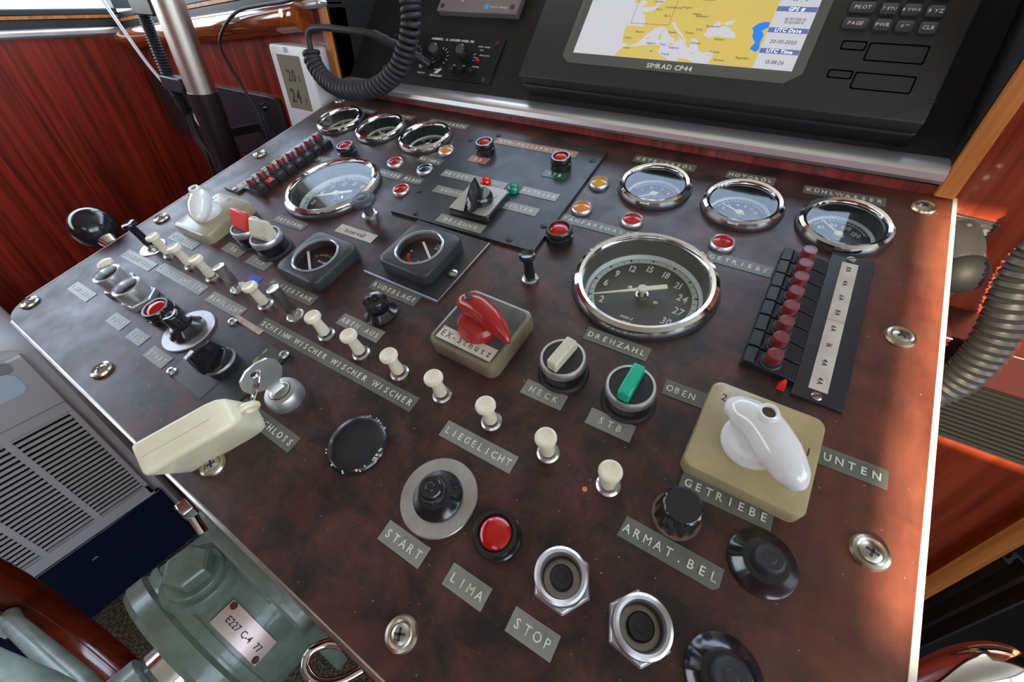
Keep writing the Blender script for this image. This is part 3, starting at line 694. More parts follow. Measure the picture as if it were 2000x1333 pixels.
# silver toggles (flattened levers)
def toggle(loc, label, h, m):
    t = thing('toggle_switch', label, 'switch', loc)
    part(t, 'knurled_nut', G().loft([[((r + (.25 if k % 2 else -.1)) * math.cos(2 * PI * k / 56), (r + (.25 if k % 2 else -.1)) * math.sin(2 * PI * k / 56), z) for k in range(56)] for r, z in ((7.4, 0), (7.6, 1), (7.4, 3), (6, 3.8))], cap=(1, 1)), M_STEEL, angle=20)
    part(t, 'stem', G().lathe([(2.6, 3.5), (2.4, 10)], 16), M_WORN)
    part(t, 'lever', G().loft([[(x * sx_, y * sy_, z + (x * tl)) for x, y in circ(1, 28)] for z, sx_, sy_, tl in ((8, 4, 3.4, 0), (10, 5.4, 4.6, 0), (h - 4, 5.8, 5.2, 0), (h - .4, 6.2, 5.6, 1.2), (h, 5.8, 5.2, 1.2))]), m)
toggle((-392, 75.8, 0), 'silver flattened toggle lever between ivory knobs, nearer the left end', 30, mat('nickel lever', (.55, .53, .48), .28, .9))
toggle((-309.9, 78.2, 0), 'dark steel flattened toggle lever right of the blue sticker', 36, mat('dark steel lever', (.28, .28, .28), .32, .9))

# ------------------------------------------------------------------ rotary selector switches
def selector(loc, label, m, wide, rz, h=19, tall=0):
    t = thing('selector_switch', label, 'switch', loc, rz=rz)
    part(t, 'gasket', G().lathe([(17.8, 0), (17.5, 2), (16.6, 3)], 48), M_RUB)
    part(t, 'body', G().lathe([(15.4, 3), (15.4, h - 6)], 48), M_BLK)
    part(t, 'ring', G().lathe([(15.4, h - 6.2), (15.8, h - 5.4), (15.6, h - 1.2), (14.8, h), (13.4, h), (13, h - .8)], 56), M_ALU)
    part(t, 'disc', G().lathe([(13, h - 1.4), (13, h - .7)], 48), M_BLKM)
    w = wide
    if tall:
        part(t, 'handle', G().loft([[(-w, -13, h - 1), (w, -13, h - 1), (w, 13, h - 1), (-w, 13, h - 1)], [(-w, -13, h + 3), (w, -13, h + 3), (w, 13, h + 3), (-w, 13, h + 3)], [(-w, -13.5, h + tall), (-w + 3, -13.5, h + tall), (-w + 3, 13, h + tall), (-w, 13, h + tall)]]), m, .8)
    else: part(t, 'handle', G().loft([[(-w, -12.5, h - 1), (w, -12.5, h - 1), (w, 12.5, h - 1), (-w, 12.5, h - 1)], [(-w, -12.2, h + 8), (w, -12.2, h + 8), (w, 11, h + 9), (-w, 11, h + 9)]]), m, 1.2)
M_CRB = mat('cream bar plastic', (.68, .64, .50), .3, 0, .2, col2=(.55, .5, .36), nscale=60)
selector((-80.5, 134, 0), 'black rotary switch with silver ring and cream bar above the HECK label', M_CRB, 3.9, -8)
selector((-33.3, 134.5, 0), 'black rotary switch with silver ring and green bar above the STB label', M_GREEN, 3.9, -2)
selector((-441.5, 131, 0), 'rotary switch with silver ring and bright red bar beside the left beige box', M_REDB, 6, -90, tall=15)
selector((-406, 129.6, 0), 'rotary switch with silver ring and cream bar behind the TOP label', M_CRB, 6, -84, tall=15)

# ------------------------------------------------------------------ big square switch boxes
def handle_pear(par, pts, rad, m, sq=(1, 1)):
    P = spline(pts, 6); n = len(P); rr = []
    for i in range(n):
        f = i / (n - 1) * (len(rad) - 1); k = int(min(f, len(rad) - 2)); rr.append(rad[k] + (rad[k + 1] - rad[k]) * (f - k))
    return part(par, 'handle', G().tube(P, rr, 24, sq=sq), m, angle=70)
def bigbox(loc, label, m, s, rz, txt):
    t = thing('cam_switch', label, 'switch', loc, rz=rz)
    part(t, 'base', G().prism(rrect(s, s, 6, 6), 0, 11.5, 2.2), m)
    part(t, 'dial_boss', G().lathe([(15, 11.5), (15.6, 13), (15.4, 17), (13.5, 20), (10, 21)], 48, -2.5, -3), M_WHITE)
    handle_pear(t, [(-21, 6, 24), (-15, 6, 26), (-3, 2, 28), (9, -9, 27), (18, -18, 25), (22, -23, 23.5)], [3.5, 8.6, 10.6, 10.8, 8.0, 2.6], M_WHITE, (1, 1))
    part(t, 'screw_hole', G().lathe([(5.4, 34), (5.9, 39.2), (4.8, 41), (3.4, 40.4), (3.2, 37.8), (3.2, 34)], 28, -3, 3, closed=True), M_WHITE)
    part(t, 'screw', G().lathe([(3.3, 34), (3.3, 39)], 18, -3, 3), mat('dark hole', (.08, .05, .03), .6))
    if txt:
        g = G(); text('2', 7, .1, 11.5, -22, 20, g=g); text('0', 7, .1, 11.5, -1, 25, g=g); text('1', 7, .1, 11.5, 25.5, 7, g=g)
        part(t, 'numerals', g, M_INK)
bigbox((40, 136.5, 0), 'large khaki square switch box with white pear-shaped handle, numbered 2 0 1', M_TAN, 62, 0, True)
bigbox((-516, 133.5, 0), 'beige square switch box with white pear-shaped handle at the left end', M_TANL, 63, 2, True)
ex = thing('cam_switch', 'square switch box with red pear-shaped handle and EX-Schutz paper tag', 'switch', (-149.5, 134.5, 0), rz=-1)
part(ex, 'base', G().prism(rrect(60, 58, 7, 6), 0, 14, 2.4), mat('aged tan casing', (.23, .18, .11), .3, .1, .2, col2=(.15, .12, .07), nscale=40))
part(ex, 'face', G().prism(rrect(53, 51, 5, 5), 14, 14.5), mat('smudged grey face', (.10, .095, .085), .35, .2, col2=(.04, .04, .038), nscale=45))
part(ex, 'boss', G().lathe([(16.5, 14.5), (17, 16), (16.6, 21), (14, 24), (10, 25)], 48, 1, -1), M_REDK)
handle_pear(ex, [(-17, 3, 27), (-11, 3, 29), (0, 3, 30), (13, 0, 28), (24, -4, 25), (32, -8, 21.5)], [4, 8.4, 9.4, 8.6, 5.4, 1.2], M_REDK, (1.1, 1))
part(ex, 'screw', G().lathe([(3.4, 36), (3.4, 39.8), (2.6, 40.4)], 20, -6, 3), mat('dark screw', (.12, .10, .08), .35, .8)); part(ex, 'screw_slot', G().box(-9, -3, 2.6, 3.4, 40, 40.6), M_INK)
part(ex, 'paper_tag', G().box(-24, 25, -24, -13, 14.5, 14.9), M_PAPER); part(ex, 'print', text('EX-Schutz', 8, .1, 14.9, .5, -18.5, adv=5.2, squeeze=.8), M_INK)

# ------------------------------------------------------------------ square meters
rp = solo('meter_plate', G().box(-43.8, 43.8, -39, 39, 0, 2.2), M_PLATE, 'rectangular black plate under the rudder meter with bright metal front edge', 'plate', (-249, 186, 0), bev=.2)
part(rp, 'front_edge', G().box(-43.8, 43.8, -40.2, -39, 0, 2.3), mat('bright edge metal', (.62, .68, .85), .3, .6)); part(rp, 'side_edge', G().box(43.8, 44.8, -39, 39, 0, 2.3), M_STEEL)
q = part(rp, 'plate_screw', G().lathe([(4.4, 2.2), (4.2, 4), (2.6, 5)], 24, 37, -8), M_STEEL); part(q, 'screw_slot', G().box(33.5, 40.5, -8.5, -7.5, 4.7, 5.1), M_INK)
def meter(loc, label, kind):
    t = thing('panel_meter', label, 'gauge', loc)
    S, H = 57.5, 12.5
    P0 = rrect(S, S, 8, 6); H1 = circ(22, 28, 0, 0, PI / 28)
    part(t, 'housing', G().loft([[(x, y, z) for x, y in rrect(S - 2 * d, S - 2 * d, 8, 6)] for d, z in ((0, 0), (0, H - 3), (.8, H - 1), (2.6, H))] + [[(x, y, H) for x, y in circ(22.5, 28, 0, 0, PI / 8 - PI / 8)]] + [[(x, y, H - 9) for x, y in circ(21.8, 28)]], cap=(1, 1)), M_BODY, angle=45)
    part(t, 'rim', G().lathe([(20.6, H - 1.5), (22.6, H - .4), (22.6, H + .8), (21.4, H + 1.4), (20.4, H + .6)], 56, closed=True), mat('pale rim plastic', (.32, .34, .35), .12, .2, .5))
    part(t, 'dial', G().lathe([(21.6, H - 8.9), (21.6, H - 8.3)], 40), M_DIAL)
    D = H - 8.3
    def arc(r0, r1, a0, a1, n=14):
        rg = []
        for k in range(n + 1):
            a = math.radians(a0 + (a1 - a0) * k / n)
            rg.append([(cx_ + r * math.cos(a), cy_ + r * math.sin(a), z) for r, z in ((r0, D), (r1, D), (r1, D + .2), (r0, D + .2))])
        return G().loft(rg)
    n = G()
    if kind == 'w':
        cx_, cy_ = 4, -14
        part(t, 'red_arc', arc(22, 24, 118, 99), M_REDB); part(t, 'green_arc', arc(22, 24, 98, 62), mat('dial green', (.02, .32, .12), .5)); part(t, 'white_marks', arc(21.4, 24.8, 99.2, 98, 2).add(*[[], []]), M_LETW)
        n.loft([[(4 + x * -.80 - w * .6, -14 + x * .60 - w * .8, D + z_) for w, z_ in ((-1.1, 2), (1.1, 2), (1.1, 2.8), (-1.1, 2.8))] for x in (0, 29)])
        g = text('TANK', 3.4, .15, D, 10, 15); text('WASSER', 3.2, .15, D, 4, 0, g=g); text('0', 3, .15, D, -9, 4, g=g); part(t, 'dial_print', g, M_LETW)
    else:
        cx_, cy_ = 2, 2
        for k in range(6): part(t, 'red_mark', arc(14.5, 17, 205 + k * 10.5, 212 + k * 10.5, 3), M_REDB)
        part(t, 'green_arc', arc(14.5, 17, 268, 276, 3), mat('dial green', (.02, .32, .12), .5))
        n.loft([[(14 + x * -.81 - w * .6, -4 + x * .59 - w * .8, D + z_) for w, z_ in ((-1.1, 2), (1.1, 2), (1.1, 2.8), (-1.1, 2.8))] for x in (0, 26)])
        g = text('10', 3, .15, D, -12, -1); text('0', 3, .15, D, 3, -9.5, g=g); g.add(ring_g(1.4, 2, D, D + .15, 20, 8, 13).v, ring_g(1.4, 2, D, D + .15, 20, 8, 13).f); g.box(5, 11, 10, 10.4, D, D + .15).box(5, 11, 16, 16.4, D, D + .15)
        part(t, 'dial_print', g, M_LETW)
    part(t, 'needle', n, M_LETW)
    part(t, 'glass', G().lathe([(20.8, H - .2), (20.8, H + .5)], 48), M_GLASS)
meter((-341, 135.5, 0), 'black square meter with red and green arc, water tank gauge', 'w')
meter((-250.7, 183.5, 2.3), 'black square rudder position meter standing on a larger black plate', 'r')

# ------------------------------------------------------------------ buttons with metal sleeves
def sleeve(loc, label, h=22, rz=0, br=5.8, bz=15):
    t = thing('guarded_button', label, 'button', loc, rz=rz)
    part(t, 'hex_nut', G().loft([[(x, y, z) for x, y in circ(r, 6)] for r, z in ((15.6, 0), (15.8, .6), (15.8, 6), (14.6, 7.4))]), M_ALU, .5)
    part(t, 'sleeve', G().lathe([(9.4, 2), (9.6, h - 3), (10.2, h - .6), (11.6, h), (12.8, h - .6), (13.1, h - 2), (13, 6), (9.4, 6)], 56, closed=True), mat('satin sleeve metal', (.66, .66, .67), .3, .85))
    part(t, 'sleeve_floor', G().lathe([(9.5, .5), (9.5, 2.4)], 30), mat('sleeve dirt', (.04, .028, .015), .8))
    part(t, 'dirty_liner', G().lathe([(9.1, 2), (9.35, 2), (9.35, h - 7), (9.2, h - 7)], 40, closed=True), mat('oily brown residue', (.10, .065, .03), .5, .2))
    part(t, 'plunger', G().lathe([(br, 2), (br, bz - 1), (br - .8, bz), (br * .45, bz - .2), (br * .35, bz + .3)], 30), M_RUB)
sleeve((-21.3, 20.8, 0), 'hexagonal metal sleeve around a black push button, right half, beside the LIMA lamp', 21, -2)
sleeve((19, 22, 0), 'hexagonal metal sleeve around a dusty black push button, nearest the front right', 22, -6, 6.2, 14)
sleeve((-475.5, 21, 0), 'metal button sleeve on the left half next to the red lamp', 21, 10)
sleeve((-516.5, 21, 0), 'outermost metal button sleeve at the far left with an ivory bud behind it', 21, 35)
solo('ivory_bud', G().lathe([(5, 0), (4, 10), (4, 16), (7, 19), (7.2, 21), (5, 22.5), (0, 22.8)], 28), M_IVORY, 'short ivory button tucked behind the outermost metal sleeve', 'knob', (-535, 28, 0))
# bell-shaped push buttons
def bell(loc, label, r, h=9, bh=18, plate=0, br=7, extra=None):
    t = thing('push_button', label, 'button', loc)
    z0 = 0
    if plate:
        part(t, 'washer_plate', G().lathe([(plate, 0), (plate, 1.2), (plate - .5, 1.8)], 64), M_ALU); z0 = 1.8
    part(t, 'flange', G().lathe([(r, z0), (r, z0 + 1.6), (r * .9, z0 + 2.8), (r * .66, z0 + h), (br + .8, z0 + h + .6)], 48), M_BLK)
    part(t, 'button', G().lathe([(br + .2, z0 + h - 2), (br, z0 + bh - 2), (br - .7, z0 + bh - .6), (br - 1.6, z0 + bh), (br * .5, z0 + bh - .4), (br * .38, z0 + bh - .4), (br * .3, z0 + bh + .1)], 40), M_RUB if extra else M_BLK)
    return t
bell((-105.2, 21.4, 0), 'black start button on a large round silver washer, right half', 15.2, 8, 18, plate=23.8, br=7.4)
bell((-391.8, 21, 0), 'black start button on a round silver washer, left half', 15, 8, 22, plate=23, br=7.4)
bell((60.3, 79.5, 0), 'glossy black bell-shaped button at the right end of the knob row', 16, 7, 14, br=7, extra=1)
bell((57.4, 25, 0), 'dusty black bell-shaped button cut off by the bottom of the frame', 16.5, 7, 14, br=8, extra=1)
mb = bell((-242.2, 115.6, 0), 'black mushroom button with ribbed cap behind the ABEN AUS label', 14.2, 7, 9, br=6)
part(mb, 'ribbed_cap', G().loft([[((r + (.22 if k % 2 else 0)) * math.cos(2 * PI * k / 64), (r + (.22 if k % 2 else 0)) * math.sin(2 * PI * k / 64), z) for k in range(64)] for r, z in ((8, 9), (10, 10.5), (10.2, 14.5), (8.6, 17.5), (5.2, 18.2), (4.8, 17.4), (1.8, 17.2), (1.6, 17.8))]), M_BLK, angle=50)
# blanking cap
bc = thing('blanking_cap', 'large round black blanking cap with chipped paint rim', 'cap', (-175.5, 20.6, 0))
part(bc, 'cap', G().lathe([(21, 0), (21.2, 1.4), (20.2, 3), (17.6, 4.4), (12, 5), (0, 5.2)], 72), mat('chipped black enamel', (.014, .016, .02), .2, 0, .2, rvar=.06, nscale=50))
for k in range(26):
    a = random.choice([random.uniform(3.7, 5.9), random.uniform(1.0, 1.9), random.uniform(-.2, .3)]); rr = random.uniform(18.8, 20.7); z = 3.1 if rr > 19.7 else 3.9
    part(bc, 'paint_chip', G().prism([(rr * math.cos(a) + random.uniform(.3, 1.1) * math.cos(b), rr * math.sin(a) + random.uniform(.3, .9) * math.sin(b)) for b in [i * PI / 3 for i in range(6)]], z - 1, z + .12), M_CREAM)
# fluted knob
fk = thing('fluted_knob', 'fluted black knob on a tarnished washer above the ARMAT label', 'knob', (17, 80.5, 0))
part(fk, 'washer', G().lathe([(13, 0), (12.8, 1), (10, 1.4)], 40), mat('rusty washer', (.17, .09, .055), .45, .5, col2=(.26, .2, .15), nscale=90))
part(fk, 'knob', G().loft([[((r + (.55 * math.cos(k / 72 * 2 * PI * 12) if z < 19 else 0)) * math.cos(2 * PI * k / 72), (r + (.55 * math.cos(k / 72 * 2 * PI * 12) if z < 19 else 0)) * math.sin(2 * PI * k / 72), z) for k in range(72)] for r, z in ((11.4, 1.4), (11.2, 4), (10, 18), (9.8, 19.6), (8.8, 20.4), (3, 20.2))]), M_BLK, angle=40)

# ------------------------------------------------------------------ patch plate, pointer knob, lock, key and float
pp = thing('patch_plate', 'patched dark sheet under the black pointer knob with peeled yellowish glue', 'plate', (-324, 16, 0), rz=-1)
part(pp, 'sheet', G().box(-41, 41, -31, 31, 0, 1), mat('slate sheet', (.035, .04, .045), .35, .1, rvar=.1, nscale=60, col2=(.06, .065, .07)), .1)
part(pp, 'tape', G().box(-40, 10, -31, -15, 1, 1.25), mat('dark grey tape', (.075, .08, .08), .35)); part(pp, 'tape', G().box(18, 38, 8, 30, 1, 1.25), mat('olive tape', (.06, .065, .05), .35))
part(pp, 'glue_stain', G().prism([(-40, -12), (-18, -15), (-6, -14.4), (-20, -12.6), (-38, -9)], 1, 1.3).prism([(18.4, 12), (21, 12), (21, 17), (18.4, 19)], 1.2, 1.5).prism([(18.4, 22), (20.4, 22), (20.6, 26), (18.4, 27)], 1.2, 1.5), mat('yellow glue', (.36, .26, .10), .6))
part(pp, 'pink_tape', G().box(-42, -2, 33, 38, 0, .5), mat('pink worn tape', (.52, .42, .36), .5, col2=(.42, .25, .17), nscale=120))
for q in ((-38, -28.5), (-37, 30), (38, 30)):
    s_ = part(pp, 'plate_screw', G().lathe([(4, 1), (4.2, 2), (3, 3.4), (1.4, 3.6)], 22), M_STEEL, loc=(*q, 0))
    part(s_, 'screw_slot', G().lathe([(1.3, 3.3), (1.2, 3.7)], 8), M_INK)
pk = thing('pointer_knob', 'chunky black pointer knob with white mark on the dark patch plate', 'knob', (-323, 14, 1), rz=8)
part(pk, 'skirt', G().lathe([(12.4, 0), (12.8, 8), (12.2, 10), (11, 10.6)], 44), mat('black skirt', (.03, .032, .032), .3, .2)); part(pk, 'ring', G().lathe([(12.9, 7), (13.1, 8), (12.3, 9.8), (12.2, 7)], 48, closed=True), M_ALU)
wd = G()
wd.loft([[(-11, -9, 10), (-5, -12, 10), (9, -7, 10), (11, 8, 10), (2, 12, 10), (-9, 9, 10)], [(-10.6, -8, 12), (-5, -11, 13), (8, -6, 16), (10, 7, 16), (2, 11, 16), (-9, 8, 13)]])
wd.loft([[(-15, -3.4, 11), (11, -2.2, 11), (11, 2.2, 11), (-15, 3.4, 11)], [(-15.6, -3.2, 14), (10.5, -1.8, 14), (10.5, 1.8, 14), (-15.6, 3.2, 14)], [(-13, -1.6, 31), (7, -1.2, 27), (7, 1.2, 27), (-13, 1.6, 31)]])
part(pk, 'pointer', wd, M_BLK, 1.0, rz=96); part(pk, 'white_mark', G().box(-13.6, -6, -1.1, 1.1, 30, 31.2), M_LETW, rz=96)
lk = thing('ignition_lock', 'round metal ignition lock behind the key', 'lock', (-251, 20.5, 0))
part(lk, 'body', G().lathe([(13.4, 0), (13.6, 4), (13, 8), (11.6, 10.4), (8, 11), (7.6, 9.6)], 48), M_ALU); part(lk, 'cylinder', G().lathe([(7.4, 9), (7.4, 11.6), (6.8, 12)], 36), M_STEEL)
part(lk, 'keyhole', G().box(-1.2, 1.2, -4, 4, 11.6, 12.1), M_INK)
# key stands in the lock, leaning
kt = thing('ignition_key', 'flat metal key with pierced bow standing in the ignition lock', 'key', (-251, 20.5, 11), rz=-12)
kp = [(-4.5, 0), (4.5, 0), (4.5, 7), (9, 10), (13, 15), (13.5, 22), (10, 27.5), (3, 30), (-5, 29.6), (-12.5, 26), (-15, 20), (-13.5, 14), (-8, 10.5), (-4.5, 8)]
KM = Matrix.Rotation(math.radians(96), 4, 'Z') @ Matrix.Rotation(math.radians(84), 4, 'X')
gk = G(); cu = bpy.data.curves.new('k', 'CURVE'); cu.dimensions = '2D'; cu.fill_mode = 'BOTH'; cu.extrude = .0011
poly2d(kp); poly2d(circ(2.4, 16, -3, 24)); ob = bpy.data.objects.new('k', cu); COL.objects.link(ob)
km_ = bpy.data.meshes.new_from_object(ob.evaluated_get(bpy.context.evaluated_depsgraph_get())); bpy.data.objects.remove(ob, do_unlink=True)
o = mk('bow', km_, mat('nickel key', (.55, .53, .49), .3, .9)); o.parent = kt; o.matrix_basis = KM
b_ = o.modifiers.new('bevel', 'BEVEL'); b_.width = .0004; b_.segments = 2
o = part(kt, 'maker_mark', text('R', 5, .2, 1.1, -7, 17).add(*[[], []]), mat('engraving', (.2, .19, .17), .4, .8), rot=KM)
o = part(kt, 'blade', G().box(-3.6, 3.6, -6, 1, -1, 1), M_WORN, rot=KM)
kr = [(-253.6 + 9 * math.cos(a) * .6, 12.5 + 9.6 * math.sin(a) * 1.0, 26 + 9.4 * math.sin(a) * .9 + 3 * math.cos(a)) for a in [2 * PI * k / 36 for k in range(36)]]
solo('key_ring', G().tube(kr, .8, 8, closed=True), M_CHROME, 'thin wire split ring joining key and cream float', 'key ring')
# float fob: flattened box leaning on its long edge
fo = thing('key_float', 'cream plastic floating key fob lying over the front edge of the console', 'key fob')
cc = Vector((-258.5, -33, 24)); ax = Vector((.44, .895, .04)).normalized(); td = Vector((.40, -.13, .90)); td = (td - ax * td.dot(ax)).normalized(); nd = ax.cross(td)
FM = Matrix(((ax.x, td.x, nd.x, cc.x), (ax.y, td.y, nd.y, cc.y), (ax.z, td.z, nd.z, cc.z), (0, 0, 0, 1)))
rings = []
for u, sc_ in ((-23, .9), (-22.4, .96), (-21.4, .99), (-19, 1), (22, 1), (28, .96), (32, .85), (34.4, .6)):
    rings.append([(u, x, y) for x, y in rrect(46 * sc_, 22 * sc_, 3.6 * sc_, 5, -2)])
part(fo, 'body', G().loft([[tuple(FM @ Vector(p)) for p in r_] for r_ in rings]), M_FOB, angle=60)
part(fo, 'seam', G().loft([[tuple(FM @ Vector(p)) for p in [(u, x, y) for x, y in rrect(46.3, .6, .25, 2, -2)]] for u in (-19, 22)]), mat('seam', (.55, .50, .33), .4))
ey = [tuple(FM @ Vector((37 + 5.2 * math.cos(a), 4 + 5.2 * math.sin(a), 0))) for a in [2 * PI * k / 24 for k in range(24)]]
part(fo, 'eyelet', G().tube(ey, 2.4, 10, closed=True), M_FOB)

# ================================================================== INSTRUMENT BOX (fascia)
fb = thing('instrument_box', 'black sloping instrument box with orange plywood side edges behind the console', 'instrument box', fr=WF)
part(fb, 'fascia', G().box(-612, 108, -8, 372, -14, 0), M_FASC, rot=Matrix.Translation((0, .425, .138)) @ Matrix.Rotation(math.radians(50), 4, 'X'))
for x0, x1, xi in ((-626, -614, -612), (109, 121, 108)):
    part(fb, 'side_cheek', G().box(x0, x1, 410, 760, 126, 430), M_RED, label='red wooden side cheek')
    part(fb, 'edge_strip', G().box(x0 - .6, x1 + .6, 404, 410.5, 118 if x0 > 0 else 122, 432), M_EDGE, 1, label='orange plywood edge')
    part(fb, 'liner', G().box(min(xi, x1 if x0 < 0 else x0), max(xi, x1 if x0 < 0 else x0), 411, 740, 128, 428), M_FASC)
part(fb, 'top_board', G().box(-626, 121, 640, 760, 430, 436), M_FASC); part(fb, 'base_board', G().box(-612, 108, 412, 760, 118, 127), M_FASC)
part(fb, 'back_board', G().box(-626, 121, 752, 760, 118, 430), M_FASC)
rl = G().loft([[(x, 426, z0 + 0), (x, 404, z0), (x, 401.5, z0 + 3), (x, 402, z0 + 8), (x, 406, z0 + 12), (x, 414, z0 + 14.5), (x, 426, z0 + 15)] for x, z0 in ((-612, 122.5), (108, 127.5))])
part(fb, 'metal_rail', rl, M_RAILM, label='polished half-round metal rail')
# chart plotter
cpn = thing('chart_plotter', 'black chart plotter with lit map screen and keypad on the sloping fascia', 'chart plotter', fr=FF)
part(cpn, 'back_case', G().prism(rrect(376, 266, 4, 4, -110, 142), 0, 18), M_BLKM, 1.5)
part(cpn, 'front_case', G().prism([(-299, 12), (77, 12), (81, 275), (-302, 275)], 18, 31, 1.2), mat('plotter casing', (.026, .026, .026), .5, spec=.4, bump=.04, bscale=700), .6)
for a, b in (((-298, 32), (-289, 13)), ((48, 13), (78, 30))):
    part(cpn, 'corner_seam', G().tube([(*a, 31.1), (*b, 31.1)], .45, 6), M_INK)
part(cpn, 'bezel', G().prism([(-253, 39), (-244, 32), (-31, 32), (-19, 42), (-19, 230), (-253, 230)], 31, 31.8, .4), M_BEZ)
scr = part(cpn, 'screen', G().box(-241.5, -28, 43, 215, 31.8, 32), M_SCW)
Zs = 32.05
def flat(par, nm, pts, m, z=Zs, th=.12, label=None):
    c2 = bpy.data.curves.new('f', 'CURVE'); c2.dimensions = '2D'; c2.fill_mode = 'BOTH'; c2.extrude = th * .0005
    for loop in pts:
        sp = c2.splines.new('POLY'); sp.points.add(len(loop) - 1)
        for p, q in zip(sp.points, loop): p.co = (q[0] * .001, q[1] * .001, 0, 1)
        sp.use_cyclic_u = True
    ob = bpy.data.objects.new('f', c2); COL.objects.link(ob)
    me = bpy.data.meshes.new_from_object(ob.evaluated_get(bpy.context.evaluated_depsgraph_get())); bpy.data.objects.remove(ob, do_unlink=True)
    o = mk(nm, me, m); o.parent = par; o.matrix_basis = mmT((0, 0, z))
    return o
land = [(-148, 106), (-154, 105), (-162, 104), (-164, 100), (-169, 96), (-168, 94), (-173, 91), (-177, 90), (-183, 89), (-178, 87), (-177, 83), (-175, 81), (-175.5, 75), (-182, 75.5), (-193, 75), (-193.5, 70), (-193, 66), (-191, 57), (-187, 57), (-183, 54.5), (-175, 58), (-173, 62), (-170, 66), (-163, 74), (-156, 76), (-151, 74), (-146, 68), (-140, 65), (-139.5, 61.5), (-136, 64), (-135.5, 67), (-131, 64), (-132, 66), (-139, 71), (-145, 76), (-148, 80), (-146, 81.5), (-143, 78), (-139, 74), (-133, 69), (-129, 64), (-127, 60), (-123, 56.5), (-122.5, 61), (-124, 66), (-121, 66.5), (-117, 65), (-116, 60), (-112, 54.5), (-107, 53), (-103, 55.5), (-99, 56.5), (-98, 50), (-100, 43.3), (-60, 43.3), (-60.5, 160), (-150, 160), (-158, 130), (-146, 114)]
black = [(-114, 70), (-112, 76), (-109, 80), (-106, 84), (-102, 83), (-102, 79.5), (-94, 79), (-86, 73), (-85, 69), (-94, 69), (-102, 70), (-108, 67.5)]
azov = [(-100, 82), (-98, 84), (-90, 86), (-93, 81), (-98, 80)]
flat(scr, 'land', [land, black, azov], M_SCL)
flat(scr, 'land', [[(-194, 43.3), (-192.5, 47), (-189, 52), (-182, 54), (-173, 55), (-164, 57), (-153, 57.5), (-151, 56), (-150.5, 50), (-146, 47), (-140, 45), (-137, 43.3)]], M_SCL)
flat(scr, 'land', [[(-185, 112), (-186, 105), (-185, 102), (-182, 101), (-181, 98), (-185, 94.5), (-175, 95.5), (-171, 97), (-170.5, 99), (-171, 104), (-175, 112), (-180, 116)]], M_SCL)
flat(scr, 'land', [[(-192, 106), (-193.5, 102), (-195, 99), (-188, 99.5), (-187, 102), (-187.5, 106)]], M_SCL)
flat(scr, 'land', [[(-130, 43.3), (-129, 46), (-125, 47), (-121, 46), (-112, 43.3)]], M_SCL)
for pl_ in ([(-155.5, 63), (-156, 67), (-154.5, 69), (-153, 66), (-153.5, 63)], [(-154, 70), (-153, 74), (-152, 72)], [(-144, 59.5), (-139, 61), (-139.5, 58.5)], [(-121, 52.8), (-116, 52.4), (-116, 51.6), (-120.5, 52)], [(-104, 51), (-100, 52.4), (-101, 50.6)], [(-168, 63), (-165, 65), (-166, 62.6)]):
    flat(scr, 'land', [pl_], M_SCL)
flat(scr, 'lake', [[(-74, 79), (-70, 83.5), (-66, 85), (-61, 85), (-60.8, 80.5), (-65, 77), (-62, 73), (-62.5, 66), (-61, 60), (-63.5, 57.5), (-69, 60), (-66.5, 66), (-71, 71), (-71.5, 76)]], M_SCB, z=Zs + .15)
flat(scr, 'lake', [[(-160, 51), (-156, 51.5), (-157, 50)]], M_SCB, z=Zs + .15)
flat(scr, 'data_column', [[(-60.2, 43.3), (-28, 43.3), (-28, 215), (-60.2, 215)]], M_SCW, z=Zs + .15)
for y in (57, 76, 95.2): flat(scr, 'header_bar', [[(-60, y), (-28.2, y), (-28.2, y + 4.4), (-60, y + 4.4)]], M_SCN, z=Zs + .3)
g = text('UTC Time', 4.6, .1, Zs + .4, -44, 59.3, slant=.15, bold=.01); text('UTC Date', 4.6, .1, Zs + .4, -44, 78.3, slant=.15, bold=.01, g=g); text('GPS #', 4.6, .1, Zs + .4, -44, 97.4, slant=.15, bold=.01, g=g)
part(scr, 'header_text', g, M_SCI)
g = text('13:38:26', 4.8, .1, Zs + .3, -44, 49.5, slant=.15); text('20-05-2025', 4.4, .1, Zs + .3, -44, 68, slant=.15, g=g); text('56°57.000 N', 3.2, .1, Zs + .3, -42, 88.5, slant=.15, g=g); text('10°25.000 E', 3.2, .1, Zs + .3, -42, 85.5, slant=.15, g=g); text('-- . -', 6, .1, Zs + .3, -44, 106, slant=.15, g=g)
part(scr, 'data_text', g, M_SCK)
g = G()
for s_, x, y in [('Lisbon', -187, 63), ('Madrid', -177, 69.5), ('Paris', -166, 93), ('Luxembourg', -152, 95.5), ('Bern', -155, 87), ('Rome', -144, 71), ('Tirane', -128, 71.5), ('Sofia', -119.5, 75), ('Vienna', -128, 90), ('Budapest', -122, 88), ('Prague', -139, 96), ('Warszaw', -122, 104), ('Bucharest', -108, 79), ('Ankara', -98, 67), ('Athens', -118, 62), ('Algiers', -161, 59), ('Tunis', -149, 58.5), ('Valletta', -137, 56), ('Tripoli', -143, 49.3), ('Nicosia', -98, 55), ('Baghdad', -72, 51.2), ('Amman', -91, 47.6), ('Rabat', -184, 52.6), ('London', -169, 101), ('Berlin', -144, 105.5), ('Amsterdam', -158, 104)]:
    text(s_, 3.1, .06, Zs + .12, x, y, slant=.1, g=g)
g.box(-190, -150.5, 77.6, 77.9, Zs + .1, Zs + .16).box(-190, -189.7, 77.6, 112, Zs + .1, Zs + .16).box(-150.8, -150.5, 77.6, 112, Zs + .1, Zs + .16)
part(scr, 'chart_text', g, M_SCK)
